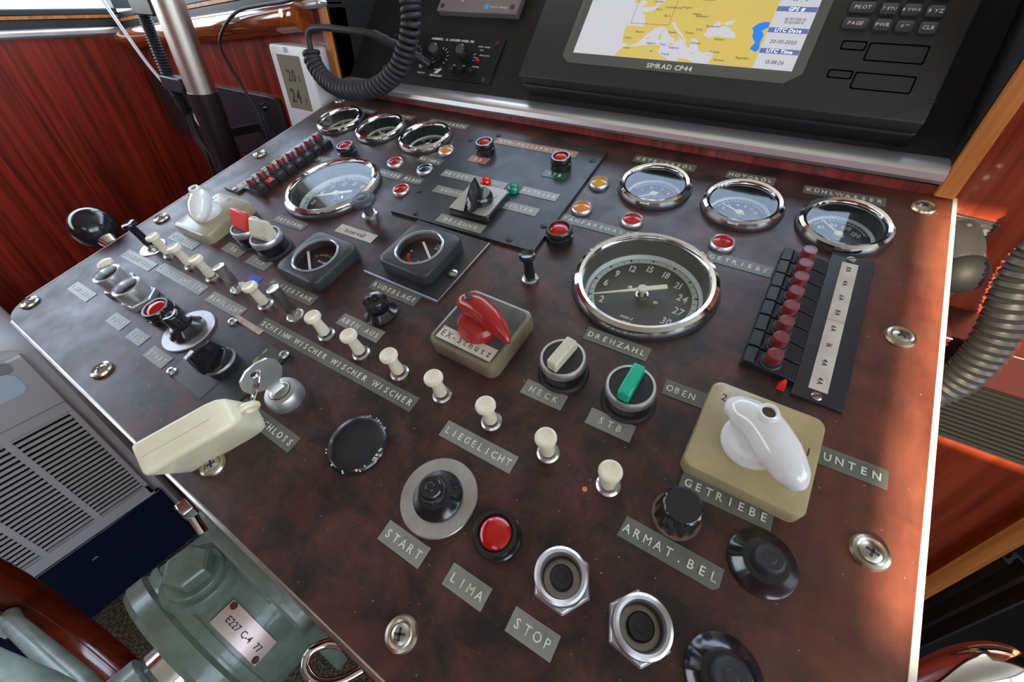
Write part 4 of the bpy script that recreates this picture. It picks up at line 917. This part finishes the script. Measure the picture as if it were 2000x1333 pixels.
part(cpn, 'maker_name', text('SIMRAD CP44', 6.8, .15, 31.8, -134, 37, bold=.02), M_LETW)
kc = [((4, 100), 'PILOT', 21), ((22.5, 99.4), '7 STU', 14), ((37.5, 99), '8 VWX', 14), ((53, 98.6), '9 YZ', 14), ((3.5, 86.4), 'PAGE', 21), ((22.5, 86), 'PWR', 14), ((37.5, 85.6), "0 '''", 14), ((53, 85.2), 'CLR', 14), ((4, 113), 'GOTO', 21), ((22.5, 113), '4 JKL', 14), ((37.5, 113), '5 MNO', 14), ((53, 113), '6 PQR', 14)]
for (x, y), s_, w in kc:
    k = part(cpn, 'key', G().prism(rrect(w * .86, 9.6, 2.2, 3, x, y), 31, 33.8, .9), mat('dark key rubber', (.035, .04, .045), .45))
    part(k, 'key_print', text(s_, 4.2 if len(s_) < 5 or w > 15 else 3.4, .1, 33.8, x, y, bold=.015, slant=.1), M_LET)
for x0, x1, y0, y1 in ((0, 18, 65.5, 73.5), (19.5, 60, 57.5, 73), (-1, 17, 41, 48.5), (18.5, 60, 33.5, 48)):
    w, h = x1 - x0, y1 - y0
    part(cpn, 'blank_window', G().loft([[(x, y, z) for x, y in rrect(w - 2 * d, h - 2 * d, 1.6, 3, (x0 + x1) / 2, (y0 + y1) / 2)] for d, z in ((0, 31), (0, 31.3), (1.0, 31.3), (1.0, 31))], cap=(0, 0)), mat('deep black line', (.001, .001, .001), .95, spec=.0))
# loudhailer amplifier
am = thing('amplifier_panel', 'black amplifier panel with knobs and small red light behind the coiled cord', 'amplifier', fr=FF)
part(am, 'plate', G().box(-556, -357, 14, 74, 0, 2), mat('amplifier plate', (.008, .0085, .011), .5, spec=.35), .5)
for x, y in ((-367, 66), (-368, 19), (-546, 19), (-546, 67)):
    s_ = part(am, 'plate_screw', G().lathe([(2.8, 2), (2.6, 3), (1.4, 3.3)], 16, x, y), mat('dark brass', (.12, .10, .07), .4, .7)); part(s_, 'screw_slot', G().lathe([(1.2, 3.1), (1.1, 3.5)], 6, x, y), M_INK)
kg = mat('grey knob cap', (.06, .06, .062), .4)
for x, y in ((-498, 42), (-450, 42), (-406, 44)):
    k = part(am, 'knob', G().loft([[(x + (r + (.35 * math.cos(k_ / 48 * 2 * PI * 16))) * math.cos(2 * PI * k_ / 48), y + (r + (.35 * math.cos(k_ / 48 * 2 * PI * 16))) * math.sin(2 * PI * k_ / 48), z) for k_ in range(48)] for r, z in ((8.6, 2), (8.2, 4), (7.2, 19), (6.6, 20))]), M_BLK, angle=40)
    part(k, 'cap', G().lathe([(6.4, 20), (6.2, 20.4)], 30, x, y), kg); part(k, 'pointer_dot', G().lathe([(.8, 20.4), (.8, 20.7)], 10, x + 3, y + 4.4), M_LETW)
g = G()
for x, y in ((-498, 42), (-450, 42)):
    for k in range(11):
        Mx = Matrix.Translation((x, y, 0)) @ Matrix.Rotation(math.radians(-40 - 0 + k * 26), 4, 'Z'); g.box(10, 13.4, -.35, .35, 2, 2.2, Mx)
for a in (-10, 10, 30): g.box(10, 14, -.3, .3, 2, 2.2, Matrix.Translation((-406, 44, 0)) @ Matrix.Rotation(math.radians(a), 4, 'Z'))
text('AMBIDIREC.  AL AMPLIFIER MODEL 700', 4.2, .15, 2, -440, 66, bold=.02, slant=.15, squeeze=.9, g=g)
text('OPEN—HAND', 2.9, .15, 2, -385, 60.5, g=g, slant=.1); text('FOG', 2.9, .15, 2, -387, 56, g=g, slant=.1); text('FOG AUTO', 2.9, .15, 2, -380, 49.5, g=g, slant=.1)
text('GAIN', 2.6, .15, 2, -450, 24.6, g=g); text('SPK', 2.6, .15, 2, -422, 33, g=g); text('MIC', 2.6, .15, 2, -406, 33.5, g=g); text('POWER', 2.9, .15, 2, -387, 34, g=g); text('SHIELDTOP', 2.7, .15, 2, -474, 18, g=g)
text('NOVACOM', 4, .15, 2, -447, 16.6, bold=.02, slant=.15, squeeze=.9, g=g)
g.prism([(-452, 19.5), (-442, 30), (-446, 25.5), (-440, 26.5), (-451, 19.5)][:4] + [(-446, 19.5)], 2, 2.2)
part(am, 'print', g, M_LETW)
for x, y in ((-420, 26), (-406, 26.5), (-388, 26)): part(am, 'small_knob', G().lathe([(3.6, 2), (3.4, 9), (2.8, 10)], 20, x, y), M_BLK)
part(am, 'red_light', G().lathe([(2.6, 2), (2.6, 4), (1.8, 5.8), (0, 6.6)], 18, -387, 42), M_DOMR)
tg = part(am, 'toggle', G().lathe([(4, 2), (4, 4.5), (2, 5)], 16, -476, 27), M_WORN); part(tg, 'lever', G().tube([(-476, 27, 4), (-480, 31, 14)], [1.1, 1.4], 8), M_CHROME)
# battery monitor plate
vp_ = thing('monitor_plate', 'small mauve-grey instrument plate at the top of the fascia with blue mark', 'instrument', fr=FF)
part(vp_, 'plate', G().box(-478, -350, 99, 185, 0, 9), M_VIC, 1)
for x, y in ((-470, 106), (-359, 108)):
    s_ = part(vp_, 'plate_screw', G().lathe([(3.2, 9), (3, 9.8), (1.6, 10)], 18, x, y), mat('dark brass', (.12, .10, .07), .4, .7)); part(s_, 'screw_slot', G().lathe([(1.3, 9.8), (1.2, 10.2)], 6, x, y), M_INK)
part(vp_, 'knob', G().lathe([(6, 9), (5.6, 16), (5, 17)], 28, -440, 122), M_BLK)
g = text('victron energy', 4.2, .12, 9, -379, 107.4, slant=.1); text('blue power panel', 4, .12, 9, -382, 119, slant=.1, g=g); text('ampere', 4, .12, 9, -422, 120, slant=.1, g=g); g.box(-441.5, -437, 112.5, 114, 9, 9.2)
part(vp_, 'print', g, M_LET); part(vp_, 'blue_mark', G().prism(circ(3.6, 16, -398, 107), 9, 9.2), mat('light blue mark', (.10, .36, .62), .4))

# ------------------------------------------------------------------ coiled microphone cord
def coil(path, R0, r, pitch, seg=14):
    P = spline(path, 24); L = [0]
    for a, b in zip(P, P[1:]): L.append(L[-1] + (b - a).length)
    turns = L[-1] / pitch; n = int(turns * seg); out = []; N = None; j = 0
    for i in range(n + 1):
        s_ = L[-1] * i / n
        while j < len(L) - 2 and L[j + 1] < s_: j += 1
        f = (s_ - L[j]) / max(1e-6, L[j + 1] - L[j]); c = P[j].lerp(P[j + 1], f); T = (P[j + 1] - P[j]).normalized()
        N = (Vector((0, 1, 0)) if N is None else N); N = (N - T * N.dot(T)).normalized(); B = T.cross(N)
        a = 2 * PI * i / seg; out.append(c + (N * math.cos(a) + B * math.sin(a)) * R0)
    return G().tube(out, r, 8)
mcd = thing('coiled_cord', 'black coiled microphone cord hanging in a loop over the left rear corner', 'cord', fr=WF)
cpth = [(-434, 398, 262), (-439, 392, 231), (-438, 388, 208), (-449, 384, 182), (-468, 380, 158), (-506, 374, 138), (-556, 370, 131), (-600, 374, 138), (-626, 378, 156), (-632, 382, 172)]
part(mcd, 'coil', coil(cpth, 9.0, 3.5, 7.4), M_RUB, angle=80)
part(mcd, 'straight_cord', G().tube(spline([(-632, 382, 172), (-634, 384, 186), (-626, 386, 196), (-600, 388, 199), (-570, 392, 198), (-530, 400, 196), (-505, 412, 190)], 8), 4.2, 12), M_RUB)
part(mcd, 'strain_relief', G().tube([(-522, 402, 195) if k == 0 else (-522 + k * 5, 402 + k * 2.6, 195 - k * 2.2) for k in range(7)], [6.4 if k % 2 else 5.4 for k in range(7)], 12), M_RUB)
part(mcd, 'plug', G().tube([(-494, 417, 184), (-480, 426, 176), (-462, 440, 162)], [6.6, 6.2, 5], 14), M_BLKM)

# ------------------------------------------------------------------ left side clutter
tb = thing('support_tube', 'leaning metal tube, silver above and black below, left of the console', 'tube', fr=WF)
T0, T1 = Vector((-861, 322, 320)), Vector((-897, 322, -60)); Tm = Vector((-872, 322, 112))
T0 = Vector((-846, 320, 330)); Tm = Vector((-859, 320, 105)); T1 = Vector((-930, 320, -60)); T1 = Tm + (Tm - T0).normalized() * 960
part(tb, 'upper_tube', G().tube([T0 + (T0 - Tm).normalized() * 640, Tm], 21, 32), M_BRASSO)
part(tb, 'lower_tube', G().tube([Tm, T1], 22.5, 32), mat('black painted tube', (.012, .012, .013), .3))
bp_ = thing('bracket_plate', 'black rectangular bracket plate behind the leaning tube', 'plate', fr=WF)
part(bp_, 'plate', G().loft([[(x, y, z) for x, z in [(p[0] - 1020, p[1] + 30) for p in rrect(462, 122, 12, 5)]] for y in (404, 411)]), M_PLATE, .8)
part(bp_, 'arm', G().box(-890, -880, 344, 404, 26, 40), M_BLK, 1)
for x in (-1228, -862): part(bp_, 'bolt', G().tube([(x + 24, 404, 72), (x + 24, 399, 72)], [7, 5], 14), M_BLK)
def cable(name, pts, r, m, label, cat='cable', n=8):
    return solo(name, G().tube(spline(pts, 10), r, 8), m, label, cat, fr=WF)
cable('white_cord', [(-1180, 352, 236), (-1160, 350, 216), (-1096, 350, 127), (-1034, 350, 75), (-990, 350, 40), (-975, 350, -10), (-1000, 352, -160)], 3.2, M_WPL, 'thin white cord running diagonally across to the leaning tube')
cable('grey_cable', [(-575, 372, 240), (-640, 370, 226), (-700, 368, 220), (-765, 368, 211), (-822, 369, 187), (-853, 372, 160), (-860, 388, 110), (-850, 396, 63), (-846, 396, 15), (-850, 396, -60)], 2.3, M_RUB, 'thin dark cable looping down from the handrail behind the tube')
cp2 = [(-935, 322, 330), (-950, 322, 221), (-958, 322, 167), (-962, 322, 105), (-950, 322, 60)]
P = spline(cp2, 30); rr = [9.6 if (i // 1) % 2 else 7.6 for i in range(len(P))]
cd = thing('corrugated_conduit', 'black corrugated conduit strapped along the leaning tube', 'conduit', fr=WF)
part(cd, 'conduit', G().tube(P, rr, 16), M_RUB, angle=20)
for z in (214, 110):
    x = -945 + (z - 214) * .1
    part(cd, 'clamp', G().box(x - 4, x + 62, 306, 330, z - 11, z + 11), M_BLKM, 2)
for k, dx in enumerate((0, 12)):
    cable('black_cable', [(-952 + dx, 322, 62), (-958 + dx, 322, 20), (-950 + dx * 2, 324, -20), (-968 + dx * 1.5, 324, -110), (-990 + dx, 324, -260)], 4, M_RUB, ('left' if k == 0 else 'right') + ' of two black cables hanging from the corrugated conduit')
# thermometer
th = thing('thermometer', 'white digital thermometer with grey display standing beside the instrument box', 'thermometer', fr=WF)
TM = Matrix.Translation((-.680, .381, .112)) @ Matrix.Rotation(math.radians(90), 4, 'X')
def tpart(nm, g, m, bev=0): return part(th, nm, g, m, bev, rot=TM)
tpart('case', G().prism(rrect(94, 126, 6, 4), -29, 3, 2), M_WPL)
tpart('display', G().prism(rrect(54, 72, 2, 2, -5, 15), 3, 3.6), M_LCD)
g = text('20', 22, .3, 3.6, -7, 25, bold=.015, squeeze=.85); text('5', 10, .3, 3.6, 11, 22, g=g); text('24', 27, .3, 3.6, -9, -2, bold=.015, squeeze=.85, g=g); text('7', 11, .3, 3.6, 14, -8, g=g)
tpart('digits', g, mat('lcd digits', (.012, .008, .01), .5)); tpart('sensor', G().prism(rrect(9, 7, 2, 3, -6, 57), 3, 3.8), mat('grey spot', (.4, .42, .42), .5)); tpart('button', G().prism(circ(8, 20, 6, -42), 3, 4.5), mat('pale button', (.8, .8, .82), .3))

# throttle lever ball on the left
bl = thing('lever_ball', 'shiny black ball on a chromed lever at the left side of the console', 'lever', fr=WF)
bc0 = Vector((-652, 52, 22))
part(bl, 'ball', G().lathe([(22.5 * math.sin(PI * k / 20), -23.5 * math.cos(PI * k / 20)) for k in range(21)], 40, M=Matrix.Translation(bc0) @ Vector((-1, 0, .55)).to_track_quat('Z', 'Y').to_matrix().to_4x4()), M_BLK, angle=80)
part(bl, 'ferrule', G().tube([bc0 + Vector((17, 1, -10)), bc0 + Vector((26, 2, -15))], [10, 7], 20), M_CHROME)
part(bl, 'rod', G().tube([bc0 + Vector((20, 2, -12)), bc0 + Vector((46, 6, -28)), bc0 + Vector((50, 8, -120)), bc0 + Vector((50, 8, -300))], 5, 12), M_CHROME)

# ------------------------------------------------------------------ air conditioner
ac = thing('air_conditioner', 'grey portable air conditioner with slotted grille and navy lower panel by the left wall', 'air conditioner', fr=WF)
prof = []
def yz_rings(x, inset=0):
    return [(x, p[0], p[1]) for p in rrect(400 - inset * 2, 650 - inset * 2, 46, 6, -246, -525)]
part(ac, 'body', G().loft([yz_rings(-1270), yz_rings(-985), yz_rings(-966, 4), yz_rings(-954, 12)]), M_GREY, angle=30)
part(ac, 'front_frame', G().box(-956, -940, -410, -75, -362, -230).box(-950, -940, -84, -75, -640, -362).box(-950, -940, -410, -75, -646, -612).box(-950, -940, -410, -345, -640, -362), M_GREY, 1.5)
part(ac, 'grille_back', G().box(-952, -949, -350, -80, -620, -355), M_GREYD)
bm_ = G().box(-943, -940, -345, -84, -2.5, 2.5).mesh('grille_bar')
for k in range(23):
    z = -362 - k * 11.4
    part(ac, 'grille_bar', bm_, M_GREY, loc=(0, 0, z))
for y in (-168, -256): part(ac, 'grille_divider', G().box(-947, -939.2, y - 5, y + 5, -620, -358), M_GREY)
part(ac, 'lower_panel', G().box(-956, -940, -420, -66, -846, -648), M_NAVY, 3); part(ac, 'lower_print', text('AIR', 7, .4, 0, 0, 0), M_GREY, rot=Matrix.Translation((-.9398, -.22, -.70)) @ Matrix.Rotation(PI / 2, 4, 'Z') @ Matrix.Rotation(PI / 2, 4, 'X'))
part(ac, 'seam', G().box(-940.2, -939.6, -410, -75, -338, -336.6), mat('seam grey', (.25, .25, .25), .5))
part(ac, 'display', G().loft([[(x, p[0], p[1]) for p in rrect(150, 44, 14, 4, -172, -268)] for x in (-941, -938.6)]), M_LBL)
part(ac, 'button_recess', G().loft([[(x, p[0], p[1]) for p in rrect(120, 22, 9, 4, -152, -238)] for x in (-941, -938.8)]), mat('recess grey', (.34, .34, .33), .4))

# ------------------------------------------------------------------ green helm pump and steering wheel
AX, AZ = -271, -188
def ycyl(prof, n=56, x=AX, z=AZ):   # prof: (radius, y)
    return G().loft([[(x + r * math.cos(2 * PI * k / n), y, z + r * math.sin(2 * PI * k / n)) for k in range(n)] for r, y in prof])
pu = thing('helm_pump', 'sage green painted hydraulic helm pump under the console front edge', 'pump', fr=WF)
part(pu, 'mounting_flange', ycyl([(104, -58), (104, -66), (102, -68)]), M_GREENP, label='round green mounting flange')
part(pu, 'housing', ycyl([(72, -68), (73, -112), (76, -115), (76, -126), (73, -130), (40, -134)]), M_GREENP)
part(pu, 'housing_rib', ycyl([(74.5, -104), (75, -107), (74, -110)]), M_GREENP)
part(pu, 'shaft_collar', ycyl([(26, -132), (26, -146), (22, -150)]), M_CHROME)
part(pu, 'plug_boss', G().lathe([(27, -122), (26, -112), (24, -109)], 40, AX, -88), M_GREENP)
part(pu, 'boss_web', G().box(AX, AX + 60, -70, -64, -122, -112), M_GREENP, 2)
pb = part(pu, 'plug_washer', G().lathe([(20, -109), (20, -105), (19, -104)], 40, AX, -88), M_GREENP)
part(pu, 'filler_plug', G().loft([[(AX + x, -88 + y, z) for x, y in circ(r, 6, 0, 0, .4)] for r, z in ((16, -104), (16.4, -103), (16.4, -93), (14.5, -91))]), M_GREENP, .6, label='hexagonal green filler plug')
# name plate curved on the housing
def onc(a, y, r): return (AX + r * math.sin(math.radians(a)), y, AZ + r * math.cos(math.radians(a)))
rg = []
for k in range(13):
    a = 26 + 39 * k / 12
    rg.append([onc(a, y, r) for y, r in ((-101, 73), (-82, 73), (-82, 74), (-101, 74))])
npg = part(pu, 'name_plate', G().loft(rg), M_TIN, .3, label='pinkish metal name plate with two rivets')
for a, y in ((29, -85), (62, -98)): part(npg, 'rivet', G().tube([onc(a, y, 73), onc(a, y, 75)], [3, 2.4], 12), mat('rusty rivet', (.10, .04, .025), .5, .5))
tg_ = text('E227 C-4  77', 6.4, .3, 0, bold=.01, squeeze=.95)
tg2 = G(); tg2.f = tg_.f
for v in tg_.v:
    a = 46 + math.degrees(v.x / 74); tg2.v.append(Vector(onc(a, -94 + v.y + 2, 74 + v.z)))
part(npg, 'stamped_text', tg2, M_INK)
sw = thing('steering_wheel', 'steering wheel with dark varnished wooden rim and pale green metal spokes', 'steering wheel', fr=WF)
WY = -196
part(sw, 'rim', G().tube([(AX + 216 * math.sin(2 * PI * k / 72), WY - 4, AZ + 216 * math.cos(2 * PI * k / 72)) for k in range(72)], 17, 20, closed=True), M_RIM, angle=80)
part(sw, 'hub', ycyl([(20, -150), (30, -152), (32, -176), (28, -206), (18, -214)], 40), M_GREENL)
part(sw, 'hub_bolt', G().loft([[(AX + 32 + dx, -168 + y, AZ + 14 + x) for x, y in circ(9, 4, 0, 0, .5)] for dx in (-6, 4)]), M_GREENL, .6)
part(sw, 'hub_nut', ycyl([(12, -212), (12, -224)], 6), M_GREENP)
for k in range(6):
    a = math.radians(-99 + 60 * k); d = Vector((math.sin(a), 0, math.cos(a))); c0 = Vector((AX, WY + 12, AZ)); c1 = Vector((AX, WY - 12, AZ)) + d * 196
    s_ = part(sw, 'spoke', G().tube([c0 + d * 22, c0 + d * 60 + Vector((0, -3, 0)), c1 - d * 16, c1], [11, 9.5, 7.5, 7], 18), M_GREENL)
    b0 = c1 + d * 2
    part(s_, 'rim_bracket', G().add([tuple(b0 + d * u + Vector((d.z, 0, -d.x)) * w + Vector((0, v, 0))) for u in (-8, 4) for w in (-16, 16) for v in (-14, -2)], [(0, 1, 3, 2), (4, 6, 7, 5), (0, 4, 5, 1), (2, 3, 7, 6), (0, 2, 6, 4), (1, 5, 7, 3)]), M_GREENL, 1)
hk = thing('chrome_hook', 'small chrome hook below the console front edge beside the green pump', 'hook', fr=WF)
part(hk, 'hook', G().tube(spline([(-146, -56, -128), (-158, -62, -128), (-163, -72, -126), (-158, -80, -128), (-146, -80, -132), (-135, -70, -137), (-128, -58, -138)], 6), 3.4, 12), M_CHROME)
cb = thing('chrome_clip', 'small chromed clip and hinge peeking out above the green pump flange', 'clip', fr=WF)
part(cb, 'clip', G().box(-283, -270, -70, -61, -56, -46), M_CHROME, 1.5); part(cb, 'pin', G().tube([(-272, -66, -57), (-262, -68, -66)], 3.4, 12), M_CHROME)

# ------------------------------------------------------------------ right side
sk = thing('wall_socket', 'worn black flanged wall socket with angled plug beside the console', 'socket', fr=WF)
def xz(pts, y0, y1): return G().loft([[(x, y, z) for x, z in pts] for y in (y0, y1)])
part(sk, 'flange', xz([(118, 108), (158, 106), (154, 86), (146, 64), (118, 64)], 405, 410), M_PLATE, .8)
part(sk, 'elbow', G().tube(spline([(136, 404, 92), (137, 392, 91), (140, 380, 86), (143, 370, 80)], 5), [13, 15, 15.4, 15.4, 15.2, 15, 15, 15, 15, 14.8, 14.6, 14.4, 14.2, 14, 13.6, 13][:16], 24), mat('worn black paint', (.03, .03, .03), .4, .2, col2=(.22, .21, .20), nscale=70, ramp=(.36, .44)))
part(sk, 'plug', G().lathe([(15.5 * math.sin(PI * k / 14), -16 * math.cos(PI * k / 14)) for k in range(15)], 28, M=Matrix.Translation((145, 366, 77))), mat('matt black plug', (.01, .01, .01), .6, spec=.25), angle=80)
part(sk, 'plug_boot', G().tube([(144, 368, 70), (142, 372, 50), (140, 374, 42)], [8, 7.5, 5], 16), M_BLKM)
part(sk, 'cable', G().tube(spline([(140, 374, 44), (132, 376, 24), (118, 380, -10), (108, 384, -60)], 6), 4, 10), M_RUB)
for x, z in ((124, 101), (151, 99)): part(sk, 'flange_screw', G().tube([(x, 405, z), (x, 401, z)], [4, 3], 14), M_STEEL)
P = spline([(186, 346, 200), (172, 343, 150), (163, 338, 112), (166, 334, 86), (173, 331, 61), (176, 328, 38), (176, 326, 16), (170, 326, -6), (150, 328, -40), (122, 334, -90)], 18)
cv = thing('corrugated_hose', 'thick grey-black ribbed hose hanging at the right edge of the picture', 'hose', fr=WF)
part(cv, 'hose', G().tube([p for p in P], [12.4 + 1.5 * math.sin(i * PI / 1.0 * .8) for i in range(len(P))], 24), mat('grey ribbed plastic', (.014, .014, .014), .4), angle=60)
hb = thing('heater_cabinet', 'dark red housing with black ribbed grille low on the wall right of the console', 'heater', fr=WF)
part(hb, 'hood', G().box(128, 328, 350, 410, -6, 30), mat('dark red painted box', (.035, .008, .007), .35), 2)
part(hb, 'grille_plate', G().box(128, 328, 396, 410, -102, -6), M_GREYD, 1)
bm_ = G().tube([(150, 394, 0), (326, 394, 0)], 2.1, 8).mesh('grille_rib')
for k in range(17): part(hb, 'grille_rib', bm_, mat('matt black rib', (.006, .006, .006), .75, spec=.12), loc=(0, 0, -14 - k * 5.1))
for k in range(13): part(hb, 'stud', G().tube([(140 + k * 15, 396, -99), (140 + k * 15, 394.6, -99)], [1.4, 1], 8), M_STEEL)
cg = thing('chrome_grab_rail', 'shiny chrome tube curving in at the bottom right corner', 'rail', fr=WF)
part(cg, 'tube', G().tube(spline([(190, 120, -850), (190, 120, -300), (196, 124, -190), (208, 140, -152), (222, 158, -130), (234, 172, -118), (248, 182, -112), (268, 190, -118), (292, 196, -140), (305, 200, -190), (308, 200, -300), (308, 200, -850)], 8), 15, 28), M_CHROME, angle=80)
g = G(); rg = []
for k in range(25):
    x = 372 + k * 4
    rg.append([(x, 470 + 9 * math.sin(k * 1.1), z) for z in (-846, -300)] + [(x, 478 + 9 * math.sin(k * 1.1), z) for z in (-300, -846)])
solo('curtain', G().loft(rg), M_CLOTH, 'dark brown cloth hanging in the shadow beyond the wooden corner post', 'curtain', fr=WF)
bpy.context.view_layer.update()
